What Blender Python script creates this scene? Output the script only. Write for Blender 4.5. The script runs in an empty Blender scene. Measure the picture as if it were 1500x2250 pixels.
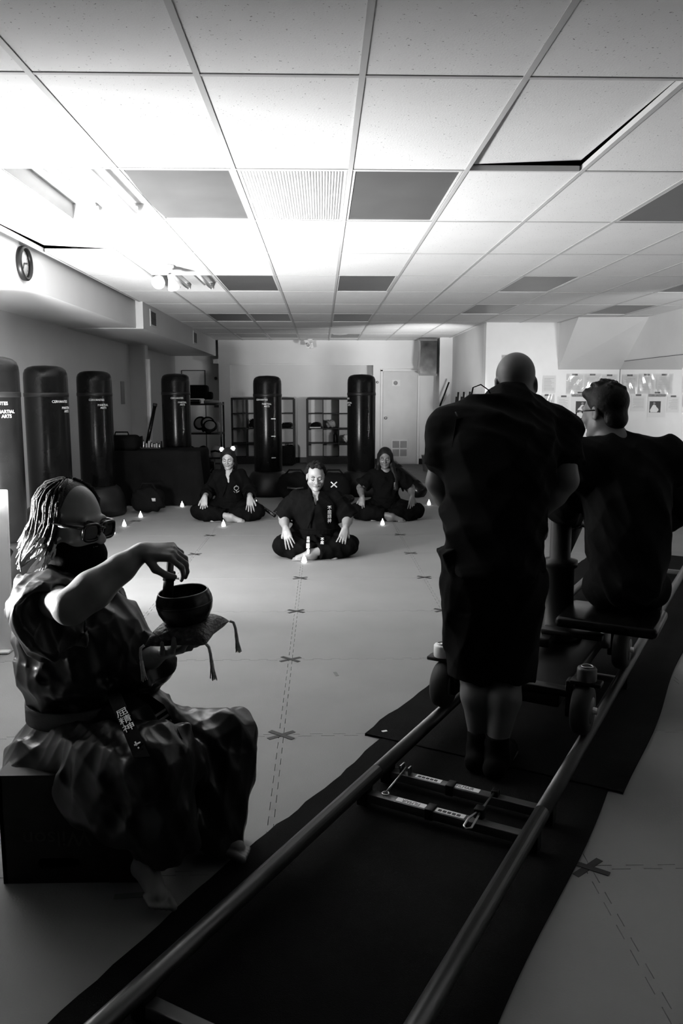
import bpy, bmesh, math, random
import numpy as np
from mathutils import Vector, Matrix, Euler

random.seed(7)
SC = bpy.context.scene
COL = SC.collection
R = math.radians

# ------------------------------------------------------------------ camera
cam_d = bpy.data.cameras.new('camera')
cam = bpy.data.objects.new('camera', cam_d)
COL.objects.link(cam)
cam_d.sensor_fit = 'VERTICAL'
cam_d.sensor_height = 36.0
cam_d.sensor_width = 24.0
cam_d.lens = 28.0
cam_d.clip_start = 0.05
cam.location = (0, 0, 1.45)
cam.rotation_euler = (R(90 - 8.291), 0, R(-1.393))
SC.camera = cam

# ------------------------------------------------------------------ world, exposure
world = bpy.data.worlds.new('world')
SC.world = world
world.use_nodes = True
world.node_tree.nodes['Background'].inputs[0].default_value = (1, 1, 1, 1)
world.node_tree.nodes['Background'].inputs[1].default_value = 0.0005
SC.view_settings.view_transform = 'Standard'
SC.view_settings.look = 'None'
SC.view_settings.exposure = 0.0
SC.view_settings.gamma = 1.0
SC.view_settings.use_curve_mapping = False
SC.cycles.max_bounces = 8
SC.cycles.diffuse_bounces = 3
SC.cycles.glossy_bounces = 3
SC.cycles.transmission_bounces = 3
SC.cycles.transparent_max_bounces = 6
SC.cycles.caustics_reflective = False
SC.cycles.caustics_refractive = False
SC.cycles.adaptive_threshold = 0.15

# ------------------------------------------------------------------ lights (the lamps themselves are modelled further down)
def area_light(name, loc, target, size, power, spread=180, size_y=None):
    d = bpy.data.lights.new(name, 'AREA')
    d.energy = power
    d.shape = 'RECTANGLE'
    d.size = size
    d.size_y = size_y or size
    d.spread = R(spread)
    o = bpy.data.objects.new(name, d)
    COL.objects.link(o)
    o.location = loc
    o.rotation_euler = (Vector(target) - Vector(loc)).to_track_quat('-Z', 'Y').to_euler()
    return o
def spot_light(name, loc, target, power, angle, blend=0.6, radius=0.05):
    d = bpy.data.lights.new(name, 'SPOT')
    d.energy = power
    d.spot_size = R(angle)
    d.spot_blend = blend
    d.shadow_soft_size = radius
    o = bpy.data.objects.new(name, d)
    COL.objects.link(o)
    o.location = loc
    o.rotation_euler = (Vector(target) - Vector(loc)).to_track_quat('-Z', 'Y').to_euler()
    return o
KEY_LOC = (-2.20, 4.74, 0.70)
KEY_AIM = (-1.97, 5.38, 1.42)
key = area_light('film_lamp_light', KEY_LOC, KEY_AIM, 0.5, 425, 178, 0.45)
SIDE_LOC = (-2.15, 2.60, 0.98)
SIDE_AIM = (-0.85, 2.25, 1.08)
side = area_light('added_side_light', SIDE_LOC, SIDE_AIM, 0.22, 13, 40, 0.16)  # added unseen lamp that lights the bowl holder from the left
BACK_LOC = (4.35, 7.6, 1.75)
BACK_AIM = (3.9, 13.1, 1.3)
back = area_light('added_board_light', BACK_LOC, BACK_AIM, 0.4, 18, 75, 0.3)  # lamp added out of view to brighten the notice wall
WASH_LOC = (2.32, 12.3, 1.18)
WASH_AIM = (0.8, 17.3, 3.2)
wash = area_light('added_wall_light', WASH_LOC, WASH_AIM, 0.3, 22, 68, 0.2)  # added behind the bald man, out of sight, to lift the far wall

# ------------------------------------------------------------------ materials (the picture is black and white: every colour is a grey)
MATS = {}
def M(name, v, rough=0.6, metal=0.0, var=0.12, scale=6.0, bump=0.0, bscale=40.0, emit=0.0, spec=0.5, sheen=0.0, alpha=None, trans=0.0, coat=0.0):
    if name in MATS:
        return MATS[name]
    m = bpy.data.materials.new(name)
    m.use_nodes = True
    nt = m.node_tree
    b = nt.nodes['Principled BSDF']
    tc = nt.nodes.new('ShaderNodeTexCoord')
    n = nt.nodes.new('ShaderNodeTexNoise')
    n.inputs['Scale'].default_value = scale
    n.inputs['Detail'].default_value = 4
    nt.links.new(tc.outputs['Object'], n.inputs['Vector'])
    r = nt.nodes.new('ShaderNodeMapRange')
    r.inputs['From Min'].default_value = 0.3
    r.inputs['From Max'].default_value = 0.7
    r.inputs['To Min'].default_value = v * (1 - var)
    r.inputs['To Max'].default_value = v * (1 + var)
    nt.links.new(n.outputs['Fac'], r.inputs['Value'])
    nt.links.new(r.outputs['Result'], b.inputs['Base Color'])
    b.inputs['Roughness'].default_value = rough
    b.inputs['Metallic'].default_value = metal
    b.inputs['Specular IOR Level'].default_value = spec
    if sheen:
        b.inputs['Sheen Weight'].default_value = sheen
    if coat:
        b.inputs['Coat Weight'].default_value = coat
    if trans:
        b.inputs['Transmission Weight'].default_value = trans
    if emit:
        b.inputs['Emission Color'].default_value = (1, 1, 1, 1)
        b.inputs['Emission Strength'].default_value = emit
    if bump:
        n2 = nt.nodes.new('ShaderNodeTexNoise')
        n2.inputs['Scale'].default_value = bscale
        n2.inputs['Detail'].default_value = 5
        nt.links.new(tc.outputs['Object'], n2.inputs['Vector'])
        bp = nt.nodes.new('ShaderNodeBump')
        bp.inputs['Strength'].default_value = bump
        bp.inputs['Distance'].default_value = 0.01
        nt.links.new(n2.outputs['Fac'], bp.inputs['Height'])
        nt.links.new(bp.outputs['Normal'], b.inputs['Normal'])
    MATS[name] = m
    return m

def speckle(m, scale, thresh, dark):
    """fine dark flecks (fissured mineral tile) on top of the base colour"""
    nt = m.node_tree
    b = nt.nodes['Principled BSDF']
    src = b.inputs['Base Color'].links[0].from_socket
    tc = nt.nodes.new('ShaderNodeTexCoord')
    n = nt.nodes.new('ShaderNodeTexNoise')
    n.inputs['Scale'].default_value = scale
    n.inputs['Detail'].default_value = 2
    oi = nt.nodes.new('ShaderNodeObjectInfo')
    add = nt.nodes.new('ShaderNodeVectorMath')
    add.operation = 'ADD'
    sc = nt.nodes.new('ShaderNodeVectorMath')
    sc.operation = 'SCALE'
    sc.inputs['Scale'].default_value = 37.0
    nt.links.new(oi.outputs['Location'], sc.inputs[0])
    nt.links.new(tc.outputs['Object'], add.inputs[0])
    nt.links.new(sc.outputs[0], add.inputs[1])
    nt.links.new(add.outputs[0], n.inputs['Vector'])
    r = nt.nodes.new('ShaderNodeMapRange')
    r.inputs['From Min'].default_value = thresh
    r.inputs['From Max'].default_value = thresh + 0.03
    nt.links.new(n.outputs['Fac'], r.inputs['Value'])
    mx = nt.nodes.new('ShaderNodeMix')
    mx.data_type = 'RGBA'
    nt.links.new(r.outputs['Result'], mx.inputs[0])
    nt.links.new(src, mx.inputs[6])
    mx.inputs[7].default_value = (dark, dark, dark, 1)
    nt.links.new(mx.outputs[2], b.inputs['Base Color'])

# setting
M('mat_foam', 0.215, 0.75, var=0.06, scale=2.5, bump=0.15, bscale=160)
M('subfloor', 0.10, 0.7, var=0.2)
M('wall_paint', 0.70, 0.7, var=0.03, scale=2, bump=0.05, bscale=60)
M('board_white', 0.80, 0.35, var=0.02)
M('ceiling_tile', 0.78, 0.85, var=0.02, scale=3, bump=0.15, bscale=120)
speckle(MATS['ceiling_tile'], 95, 0.70, 0.22)
M('grid_metal', 0.55, 0.45, var=0.03)
M('plenum', 0.03, 0.9)
M('lens_grey', 0.12, 0.35, var=0.08, scale=3)
M('lens_white', 0.72, 0.4, var=0.03)
M('white_enamel', 0.8, 0.35, var=0.03)
M('tray_enamel', 0.42, 0.4, var=0.03)
M('mirror', 0.85, 0.02, 1.0, var=0.0)
M('trim_paint', 0.68, 0.5, var=0.03)
M('door_paint', 0.62, 0.45, var=0.03)
# blacks
M('black_vinyl', 0.004, 0.24, var=0.2, bump=0.03, bscale=90, spec=0.15)
M('black_plastic', 0.007, 0.4, var=0.2, spec=0.25)
M('black_cloth', 0.005, 0.9, var=0.25, bump=0.3, bscale=25, spec=0.08)
M('black_carpet', 0.006, 0.95, var=0.3, bump=0.5, bscale=300, spec=0.1)
M('black_satin', 0.020, 0.34, var=0.25, bump=0.25, bscale=9, sheen=0.0)
M('dark_wood', 0.012, 0.55, var=0.3, scale=12, spec=0.25)
M('dark_metal', 0.015, 0.4, 0.6, spec=0.3)
M('rail_metal', 0.10, 0.36, 0.9, var=0.1)
M('steel', 0.45, 0.3, 1.0)
M('grey_metal', 0.10, 0.45, 0.5)
M('rubber', 0.012, 0.7)
M('print_white', 0.75, 0.6, var=0.05)
M('print_grey', 0.30, 0.6)
M('faint_print', 0.028, 0.7)
M('ink', 0.03, 0.6)
M('paper', 0.74, 0.7, var=0.02)
M('text_grey', 0.45, 0.7)
M('tape_black', 0.010, 0.6)
M('tape_grey', 0.12, 0.6)
M('foam_board', 0.8, 0.7, var=0.02)
M('wax', 0.7, 0.5)
M('flame', 0.9, 0.5, emit=14)
M('glow_wax', 0.8, 0.5, emit=6)
M('screen', 0.8, 0.3, emit=1.2)

def film_mat(name, gloss, rough):
    """thin clear plastic or glass: mostly transparent with a glossy skin"""
    m = bpy.data.materials.new(name)
    m.use_nodes = True
    nt = m.node_tree
    nt.nodes.remove(nt.nodes['Principled BSDF'])
    out = nt.nodes['Material Output']
    tr = nt.nodes.new('ShaderNodeBsdfTransparent')
    tr.inputs[0].default_value = (0.97, 0.97, 0.97, 1)
    gl = nt.nodes.new('ShaderNodeBsdfGlossy')
    gl.inputs['Roughness'].default_value = rough
    n = nt.nodes.new('ShaderNodeTexNoise')
    n.inputs['Scale'].default_value = 30
    r = nt.nodes.new('ShaderNodeMapRange')
    r.inputs['To Min'].default_value = gloss * 0.7
    r.inputs['To Max'].default_value = gloss * 1.3
    mx = nt.nodes.new('ShaderNodeMixShader')
    nt.links.new(n.outputs['Fac'], r.inputs['Value'])
    nt.links.new(r.outputs['Result'], mx.inputs[0])
    nt.links.new(tr.outputs[0], mx.inputs[1])
    nt.links.new(gl.outputs[0], mx.inputs[2])
    nt.links.new(mx.outputs[0], out.inputs['Surface'])
    MATS[name] = m
    return m
film_mat('candle_glass', 0.10, 0.06)
film_mat('sleeve_plastic', 0.10, 0.12)
def make_translucent(m, f):
    """white sheet that lets part of the light behind it through"""
    nt = m.node_tree
    b = nt.nodes['Principled BSDF']
    t = nt.nodes.new('ShaderNodeBsdfTranslucent')
    t.inputs[0].default_value = (0.8, 0.8, 0.8, 1)
    mx = nt.nodes.new('ShaderNodeMixShader')
    mx.inputs[0].default_value = f
    nt.links.new(b.outputs[0], mx.inputs[1])
    nt.links.new(t.outputs[0], mx.inputs[2])
    nt.links.new(mx.outputs[0], nt.nodes['Material Output'].inputs['Surface'])
make_translucent(MATS['foam_board'], 0.5)

# ------------------------------------------------------------------ object helpers
def link(o, parent=None):
    COL.objects.link(o)
    if parent is not None:
        o.parent = parent
    return o

def thing(name, label, cat, loc=(0, 0, 0), rz=0, group=None, kind=None):
    o = bpy.data.objects.new(name, None)
    COL.objects.link(o)
    o.empty_display_size = 0.05
    o.location = loc
    o.rotation_euler = (0, 0, rz)
    return tag(o, label, cat, group, kind)

def tag(o, label=None, cat=None, group=None, kind=None):
    if label:
        o['label'] = label
    if cat:
        o['category'] = cat
    if group:
        o['group'] = group
    if kind:
        o['kind'] = kind
    return o

class MB:
    """collects simple shapes into one mesh"""
    def __init__(self):
        self.v, self.f, self.smooth, self.mi = [], [], [], []
    def add(self, vs, fs, smooth=False, mi=0):
        k = len(self.v)
        self.v += [tuple(p) for p in vs]
        self.f += [[i + k for i in f] for f in fs]
        self.smooth += [smooth] * len(fs)
        self.mi += [mi] * len(fs)
        return self
    def box(self, x0, x1, y0, y1, z0, z1, mi=0, mat=None):
        vs = [Vector(p) for p in ((x0, y0, z0), (x1, y0, z0), (x1, y1, z0), (x0, y1, z0), (x0, y0, z1), (x1, y0, z1), (x1, y1, z1), (x0, y1, z1))]
        if mat is not None:
            vs = [mat @ p for p in vs]
        return self.add(vs, [[0, 3, 2, 1], [4, 5, 6, 7], [0, 1, 5, 4], [1, 2, 6, 5], [2, 3, 7, 6], [3, 0, 4, 7]], False, mi)
    def rbox(self, x0, x1, y0, y1, z0, z1, r=0.01, seg=2, mi=0, mat=None):
        """box with bevelled edges"""
        bm = bmesh.new()
        bmesh.ops.create_cube(bm, size=1)
        for v in bm.verts:
            v.co = Vector(((x0 + x1) / 2 + v.co.x * (x1 - x0), (y0 + y1) / 2 + v.co.y * (y1 - y0), (z0 + z1) / 2 + v.co.z * (z1 - z0)))
        bmesh.ops.bevel(bm, geom=bm.edges[:], offset=r, segments=seg, profile=0.5, affect='EDGES')
        bm.verts.index_update()
        vs = [(mat @ v.co) if mat is not None else v.co.copy() for v in bm.verts]
        fs = [[v.index for v in f.verts] for f in bm.faces]
        bm.free()
        return self.add(vs, fs, True, mi)
    def lathe(self, prof, n=24, origin=(0, 0, 0), mat=None, smooth=True, mi=0, cap=True, a0=0.0):
        """revolve (radius, z) points about z"""
        o = Vector(origin)
        vs = []
        for (r, z) in prof:
            for i in range(n):
                a = a0 + 2 * math.pi * i / n
                p = Vector((r * math.cos(a), r * math.sin(a), z))
                vs.append((mat @ p if mat is not None else p) + o)
        fs = []
        for j in range(len(prof) - 1):
            for i in range(n):
                k = (i + 1) % n
                fs.append([j * n + i, j * n + k, (j + 1) * n + k, (j + 1) * n + i])
        if cap:
            fs.append([i for i in range(n)][::-1])
            fs.append([(len(prof) - 1) * n + i for i in range(n)])
        return self.add(vs, fs, smooth, mi)
    def tube(self, pts, r, n=8, smooth=True, mi=0, closed=False):
        """round tube along points; r a number or a list"""
        pts = [Vector(p) for p in pts]
        rs = r if isinstance(r, (list, tuple)) else [r] * len(pts)
        vs, prev = [], None
        for i, p in enumerate(pts):
            a = pts[max(i - 1, 0)]
            b = pts[min(i + 1, len(pts) - 1)]
            d = (b - a).normalized() if (b - a).length > 1e-9 else Vector((0, 0, 1))
            if prev is None:
                u = d.orthogonal().normalized()
            else:
                u = (prev - d * prev.dot(d))
                u = u.normalized() if u.length > 1e-6 else d.orthogonal().normalized()
            prev = u
            w = d.cross(u)
            for k in range(n):
                t = 2 * math.pi * k / n
                vs.append(p + (u * math.cos(t) + w * math.sin(t)) * rs[i])
        fs = []
        for i in range(len(pts) - 1):
            for k in range(n):
                q = (k + 1) % n
                fs.append([i * n + k, i * n + q, (i + 1) * n + q, (i + 1) * n + k])
        fs.append(list(range(n))[::-1])
        fs.append([(len(pts) - 1) * n + k for k in range(n)])
        return self.add(vs, fs, smooth, mi)
    def ball(self, c, r, n=12, m=8, mat=None, mi=0):
        """ellipsoid; r a number or 3 radii"""
        rr = (r, r, r) if not isinstance(r, (list, tuple)) else r
        c = Vector(c)
        vs = []
        for j in range(1, m):
            t = math.pi * j / m
            for i in range(n):
                a = 2 * math.pi * i / n
                p = Vector((rr[0] * math.sin(t) * math.cos(a), rr[1] * math.sin(t) * math.sin(a), rr[2] * math.cos(t)))
                vs.append((mat @ p if mat is not None else p) + c)
        top, bot = Vector((0, 0, rr[2])), Vector((0, 0, -rr[2]))
        vs += [(mat @ top if mat is not None else top) + c, (mat @ bot if mat is not None else bot) + c]
        fs = []
        for j in range(m - 2):
            for i in range(n):
                k = (i + 1) % n
                fs.append([j * n + i, (j + 1) * n + i, (j + 1) * n + k, j * n + k])
        T = (m - 1) * n
        for i in range(n):
            k = (i + 1) % n
            fs.append([T, i, k])
            fs.append([T + 1, (m - 2) * n + k, (m - 2) * n + i])
        return self.add(vs, fs, True, mi)
    def mesh(self, name, mats):
        me = bpy.data.meshes.new(name)
        me.from_pydata(self.v, [], self.f)
        me.polygons.foreach_set('use_smooth', self.smooth)
        for m in (mats if isinstance(mats, (list, tuple)) else [mats]):
            me.materials.append(MATS[m] if isinstance(m, str) else m)
        if any(self.mi):
            me.polygons.foreach_set('material_index', self.mi)
        me.update()
        return me
    def build(self, name, mats, parent=None, loc=None, rot=None):
        o = bpy.data.objects.new(name, self.mesh(name, mats))
        link(o, parent)
        if loc is not None:
            o.location = loc
        if rot is not None:
            o.rotation_euler = rot
        return o

def inst(name, me, parent=None, loc=(0, 0, 0), rot=None, scale=None):
    o = bpy.data.objects.new(name, me)
    link(o, parent)
    o.location = loc
    if rot is not None:
        o.rotation_euler = rot
    if scale is not None:
        o.scale = scale
    return o

def copy_tree(o, parent=None):
    c = o.copy()
    COL.objects.link(c)
    c.parent = parent
    for ch in list(o.children):
        copy_tree(ch, c)
    return c

def struct(name, mb, mats, label=None):
    o = mb.build(name, mats)
    o['kind'] = 'structure'
    if label:
        o['label'] = label
    return o

def text_mesh(body, size, mat, extrude=0.0006, align='CENTER', sx=1.0):
    cu = bpy.data.curves.new('text', 'FONT')
    cu.body = body
    cu.size = size
    cu.extrude = extrude
    cu.align_x = align
    cu.align_y = 'CENTER'
    cu.resolution_u = 2
    o = bpy.data.objects.new('text', cu)
    COL.objects.link(o)
    dg = bpy.context.evaluated_depsgraph_get()
    me = bpy.data.meshes.new_from_object(o.evaluated_get(dg))
    bpy.data.objects.remove(o)
    me.materials.clear()
    me.materials.append(MATS[mat])
    if sx != 1.0:
        for v in me.vertices:
            v.co.x *= sx
    return me

def frame_mat(origin, xdir, ydir):
    """matrix with given x axis and approximate y axis"""
    x = Vector(xdir).normalized()
    y = Vector(ydir)
    z = x.cross(y).normalized()
    y = z.cross(x)
    m = Matrix((x, y, z)).transposed().to_4x4()
    m.translation = Vector(origin)
    return m

# ------------------------------------------------------------------ implicit surfaces: one smooth continuous skin from tapered limbs
class Field:
    def __init__(self, k=0.02):
        self.p, self.k = [], k
    def cone(self, a, b, ra, rb, k=None, sub=False, flat=None):
        """tapered capsule; flat=(axis vector, factor<1) squashes the section along that axis"""
        self.p.append(('cone', np.array(a, float), np.array(b, float), ra, rb, self.k if k is None else k, sub, flat))
        return self
    def chain(self, pts, rs, k=None, flat=None):
        for i in range(len(pts) - 1):
            self.cone(pts[i], pts[i + 1], rs[i], rs[i + 1], k, False, flat)
        return self
    def cut(self, a, b, ra, rb, k=None, sub=False):
        """tapered cylinder with flat ends"""
        self.p.append(('cut', np.array(a, float), np.array(b, float), ra, rb, self.k if k is None else k, sub, None))
        return self
    def ell(self, c, r, rot=None, k=None, sub=False):
        self.p.append(('ell', np.array(c, float), np.array(r, float), rot, None, self.k if k is None else k, sub, None))
        return self
    def box(self, c, h, rot=None, rnd=0.01, k=None, sub=False):
        self.p.append(('box', np.array(c, float), np.array(h, float), rot, rnd, self.k if k is None else k, sub, None))
        return self
    def _bounds(self, q, pad):
        t, a, b = q[0], q[1], q[2]
        if t in ('cone', 'cut'):
            r = max(q[3], q[4]) * 1.02
            return np.minimum(a, b) - r - pad, np.maximum(a, b) + r + pad
        r = b.max() if q[3] is not None else b
        if t == 'box':
            r = np.linalg.norm(b) if q[3] is not None else b + q[4]
        return a - r - pad, a + r + pad
    def _dist(self, q, P):
        t = q[0]
        if t in ('cone', 'cut'):
            a, b, ra, rb, flat = q[1], q[2], q[3], q[4], q[7]
            ab = b - a
            L2 = max(float(ab @ ab), 1e-12)
            d = P - a
            h = (d @ ab) / L2
            hc = np.clip(h, 0, 1)
            off = d - hc[..., None] * ab
            if flat is not None:
                ax = np.array(flat[0], float)
                ax /= np.linalg.norm(ax)
                s = off @ ax
                off = off + (s * (1 / flat[1] - 1))[..., None] * ax
            r = ra + (rb - ra) * hc
            if t == 'cone':
                return np.sqrt((off ** 2).sum(-1)) - r
            L = math.sqrt(L2)
            perp = d - h[..., None] * ab
            return np.maximum(np.sqrt((perp ** 2).sum(-1)) - r, np.abs(h - 0.5) * L - L / 2)
        c, r, rot = q[1], q[2], q[3]
        d = P - c
        if rot is not None:
            d = d @ np.array(rot)      # columns are the local axes
        if t == 'ell':
            kk = np.sqrt(((d / r) ** 2).sum(-1))
            k2 = np.sqrt(((d / r ** 2) ** 2).sum(-1)) + 1e-9
            return kk * (kk - 1) / k2
        e = np.abs(d) - r
        return np.sqrt((np.maximum(e, 0) ** 2).sum(-1)) + np.minimum(e.max(-1), 0) - q[4]
    def grid(self, vox):
        los, his = [], []
        for q in self.p:
            if q[6]:
                continue
            lo, hi = self._bounds(q, 3 * vox)
            los.append(lo)
            his.append(hi)
        lo, hi = np.min(los, 0), np.max(his, 0)
        n = np.ceil((hi - lo) / vox).astype(int) + 1
        F = np.full(n, 1.0, np.float32)
        for q in self.p:
            k = q[5]
            a, b = self._bounds(q, k + 2.5 * vox)
            i0 = np.maximum(np.floor((a - lo) / vox).astype(int), 0)
            i1 = np.minimum(np.ceil((b - lo) / vox).astype(int) + 1, n)
            if (i1 <= i0).any():
                continue
            ax = [lo[j] + vox * np.arange(i0[j], i1[j]) for j in range(3)]
            P = np.stack(np.meshgrid(*ax, indexing='ij'), -1)
            d = self._dist(q, P).astype(np.float32)
            S = F[i0[0]:i1[0], i0[1]:i1[1], i0[2]:i1[2]]
            if q[6]:
                d = -d
                if k > 0:
                    h = np.maximum(k - np.abs(S - d), 0) / k
                    S[...] = np.maximum(S, d) + h * h * k * 0.25
                else:
                    S[...] = np.maximum(S, d)
            elif k > 0:
                h = np.maximum(k - np.abs(S - d), 0) / k
                S[...] = np.minimum(S, d) - h * h * k * 0.25
            else:
                S[...] = np.minimum(S, d)
        return lo, F
    def mesh(self, name, vox, mats, disp=None, zmin=None):
        lo, F = self.grid(vox)
        if disp is not None:
            ax = [lo[j] + vox * np.arange(F.shape[j]) for j in range(3)]
            near = np.argwhere(np.abs(F) < 0.03)
            P = near * vox + lo
            F[near[:, 0], near[:, 1], near[:, 2]] += disp(P).astype(np.float32)
        if zmin is not None:
            zz = (lo[2] + vox * np.arange(F.shape[2])).astype(np.float32)
            F = np.maximum(F, (zmin - zz)[None, None, :])
        V, Q = surface_nets(F)
        V = V * vox + lo
        me = bpy.data.meshes.new(name)
        me.vertices.add(len(V))
        me.vertices.foreach_set('co', V.astype(np.float32).ravel())
        me.loops.add(len(Q) * 4)
        me.loops.foreach_set('vertex_index', Q.astype(np.int32).ravel())
        me.polygons.add(len(Q))
        me.polygons.foreach_set('loop_start', np.arange(0, len(Q) * 4, 4, dtype=np.int32))
        me.polygons.foreach_set('use_smooth', np.ones(len(Q), bool))
        me.update(calc_edges=True)
        for m in (mats if isinstance(mats, (list, tuple)) else [mats]):
            me.materials.append(MATS[m])
        return me
    def build(self, name, vox, mats, parent=None, disp=None, zmin=None):
        o = bpy.data.objects.new(name, self.mesh(name, vox, mats, disp, zmin))
        return link(o, parent)

def surface_nets(F):
    n = F.shape
    s = F < 0
    cs = [(i, j, k) for i in (0, 1) for j in (0, 1) for k in (0, 1)]
    sub = lambda A, c: A[c[0]:n[0] - 1 + c[0], c[1]:n[1] - 1 + c[1], c[2]:n[2] - 1 + c[2]]
    cnt = sum(sub(s, c).astype(np.int8) for c in cs)
    cells = np.argwhere((cnt > 0) & (cnt < 8))
    idx = np.full(cnt.shape, -1, np.int32)
    idx[cells[:, 0], cells[:, 1], cells[:, 2]] = np.arange(len(cells))
    acc = np.zeros((len(cells), 3))
    num = np.zeros(len(cells))
    val = {c: F[cells[:, 0] + c[0], cells[:, 1] + c[1], cells[:, 2] + c[2]] for c in cs}
    for c in cs:
        for a in range(3):
            if c[a]:
                continue
            e = list(c)
            e[a] = 1
            e = tuple(e)
            va, vb = val[c], val[e]
            m = (va < 0) != (vb < 0)
            t = va[m] / (va[m] - vb[m])
            p = np.tile(np.array(c, float), (m.sum(), 1))
            p[:, a] += t
            acc[m] += p
            num[m] += 1
    V = cells + acc / num[:, None]
    quads = []
    for a in range(3):
        b, c = (a + 1) % 3, (a + 2) % 3
        sl0 = [slice(None)] * 3
        sl1 = [slice(None)] * 3
        sl0[a] = slice(0, n[a] - 1)
        sl1[a] = slice(1, n[a])
        s0, s1 = s[tuple(sl0)], s[tuple(sl1)]
        ch = np.argwhere(s0 != s1)
        ok = (ch[:, b] > 0) & (ch[:, c] > 0) & (ch[:, b] < n[b] - 1) & (ch[:, c] < n[c] - 1)
        ch = ch[ok]
        inside = s0[ch[:, 0], ch[:, 1], ch[:, 2]]
        def g(db, dc):
            q = ch.copy()
            q[:, b] -= db
            q[:, c] -= dc
            return idx[q[:, 0], q[:, 1], q[:, 2]]
        q = np.stack([g(1, 1), g(0, 1), g(0, 0), g(1, 0)], 1)
        q[~inside] = q[~inside][:, ::-1]
        quads.append(q)
    return V, np.concatenate(quads)

# ================================================================== the room
CH = 2.62            # ceiling height
# ---- floor: puzzle mats one metre square on a dark subfloor
floor = struct('floor', MB().box(-3.4, 5.0, -1.0, 17.9, -0.12, -0.021), 'subfloor', 'dark floor under interlocking grey foam mats')
def mat_outline():
    a, p, n = 0.010, 0.1, 10
    c = []
    for i in range(n):
        for t, s in ((0.0, -1), (0.30, -1), (0.22, 1), (0.78, 1), (0.70, -1)):
            c.append(((i + t) * p, a * s))
    pts = [(-a, -a)] + [(t, o) for t, o in c[1:]]
    pts += [(1 - a, -a)] + [(1 + o, t) for t, o in c[1:]]
    pts += [(1 - a, 1 - a)] + [(t, 1 + o) for t, o in c[1:][::-1]]
    pts += [(-a, 1 - a)] + [(o, t) for t, o in c[1:][::-1]]
    return [((x - 0.5) * 0.9986, (y - 0.5) * 0.9986) for x, y in pts]
def mat_mesh():
    o = mat_outline()
    n = len(o)
    vs = [(x, y, -0.02) for x, y in o] + [(x, y, -0.0015) for x, y in o] + [(x * 0.9985, y * 0.9985, 0.0) for x, y in o]
    fs = [[i, (i + 1) % n, n + (i + 1) % n, n + i] for i in range(n)] + [[n + i, n + (i + 1) % n, 2 * n + (i + 1) % n, 2 * n + i] for i in range(n)]
    fs += [[2 * n + i for i in range(n)]]
    me = bpy.data.meshes.new('floor_mat')
    me.from_pydata(vs, [], fs)
    me.materials.append(MATS['mat_foam'])
    return me
mm = mat_mesh()
for j in range(-2, 11):
    for i in range(-3, 5):
        inst('floor_mat', mm, floor, (-0.18 + i + 0.5, 2.27 + j + 0.5, 0))
# edge row beside the left wall is cut to fit
# ---- walls
struct('wall_left', MB().box(-3.4, -3.2, -1.0, 17.9, -0.02, CH + 0.2).box(-3.2, -2.93, 13.55, 13.75, -0.02, 2.3), 'wall_paint', 'long left wall with a short stub wall near the back')
struct('wall_right', MB().box(4.88, 5.08, -1.0, 13.3, -0.02, CH + 0.2), 'wall_paint', 'right wall that carries the mirror')
bw = MB()
bw.box(-3.2, 3.0, 17.75, 17.9, -0.02, CH + 0.1)            # back of the alcove
bw.box(-2.2, 3.0, 17.3, 17.75, 2.12, CH + 0.1)             # header
bw.box(-2.2, -1.96, 17.3, 17.75, -0.02, 2.12)              # left jamb
bw.box(1.10, 3.0, 17.3, 17.75, -0.02, 2.12)                # part with the door
bw.box(-2.3, -2.2, 17.2, 17.75, 2.13, 2.22)
struct('wall_back', bw, 'wall_paint', 'pale back wall with a wide shallow alcove')
struct('wall_side', MB().box(2.66, 2.86, 13.3, 17.3, -0.02, CH + 0.1).box(2.40, 2.66, 16.45, 17.3, -0.02, CH + 0.1), 'wall_paint', 'side wall and column right of the far door')
bd = MB().box(2.66, 4.88, 13.1, 13.3, 0.66, CH + 0.1)
struct('wall_board', bd, 'board_white', 'white notice wall covered with taped papers')
struct('wall_pads', MB().rbox(2.66, 4.86, 13.06, 13.1, 0.0, 0.665, 0.012), 'black_vinyl', 'black padding along the foot of the notice wall')
# sloping soffit above the notice wall
sl = MB().add([(3.85, 13.1, 1.876), (4.879, 13.1, 1.876), (4.879, 12.05, CH), (3.85, 12.15, CH), (3.85, 13.1, CH), (4.879, 13.1, CH)],
              [[0, 1, 2, 3], [0, 3, 4], [1, 5, 2], [0, 4, 5, 1], [3, 2, 5, 4]])
struct('trim_1', sl, 'wall_paint', 'sloping boxed soffit above the notice wall')
# soffit (boxed duct) along the left wall
sf = MB().box(-3.2, -2.34, -1.0, 10.35, 2.30, CH + 0.05).box(-3.2, -2.25, 10.35, 17.3, 2.29, CH + 0.05)
struct('trim_2', sf, 'wall_paint', 'long boxed-in duct under the ceiling along the left wall')
struct('trim_3', MB().box(-1.96, 1.10, 17.285, 17.3, 2.10, 2.135), 'trim_paint', 'thin trim under the alcove header')
struct('baseboard_back', MB().box(-1.96, 1.10, 17.73, 17.75, -0.02, 0.10).box(1.10, 1.26, 17.285, 17.3, -0.02, 0.10).box(2.10, 2.40, 17.285, 17.3, -0.02, 0.10), 'black_plastic')
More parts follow.
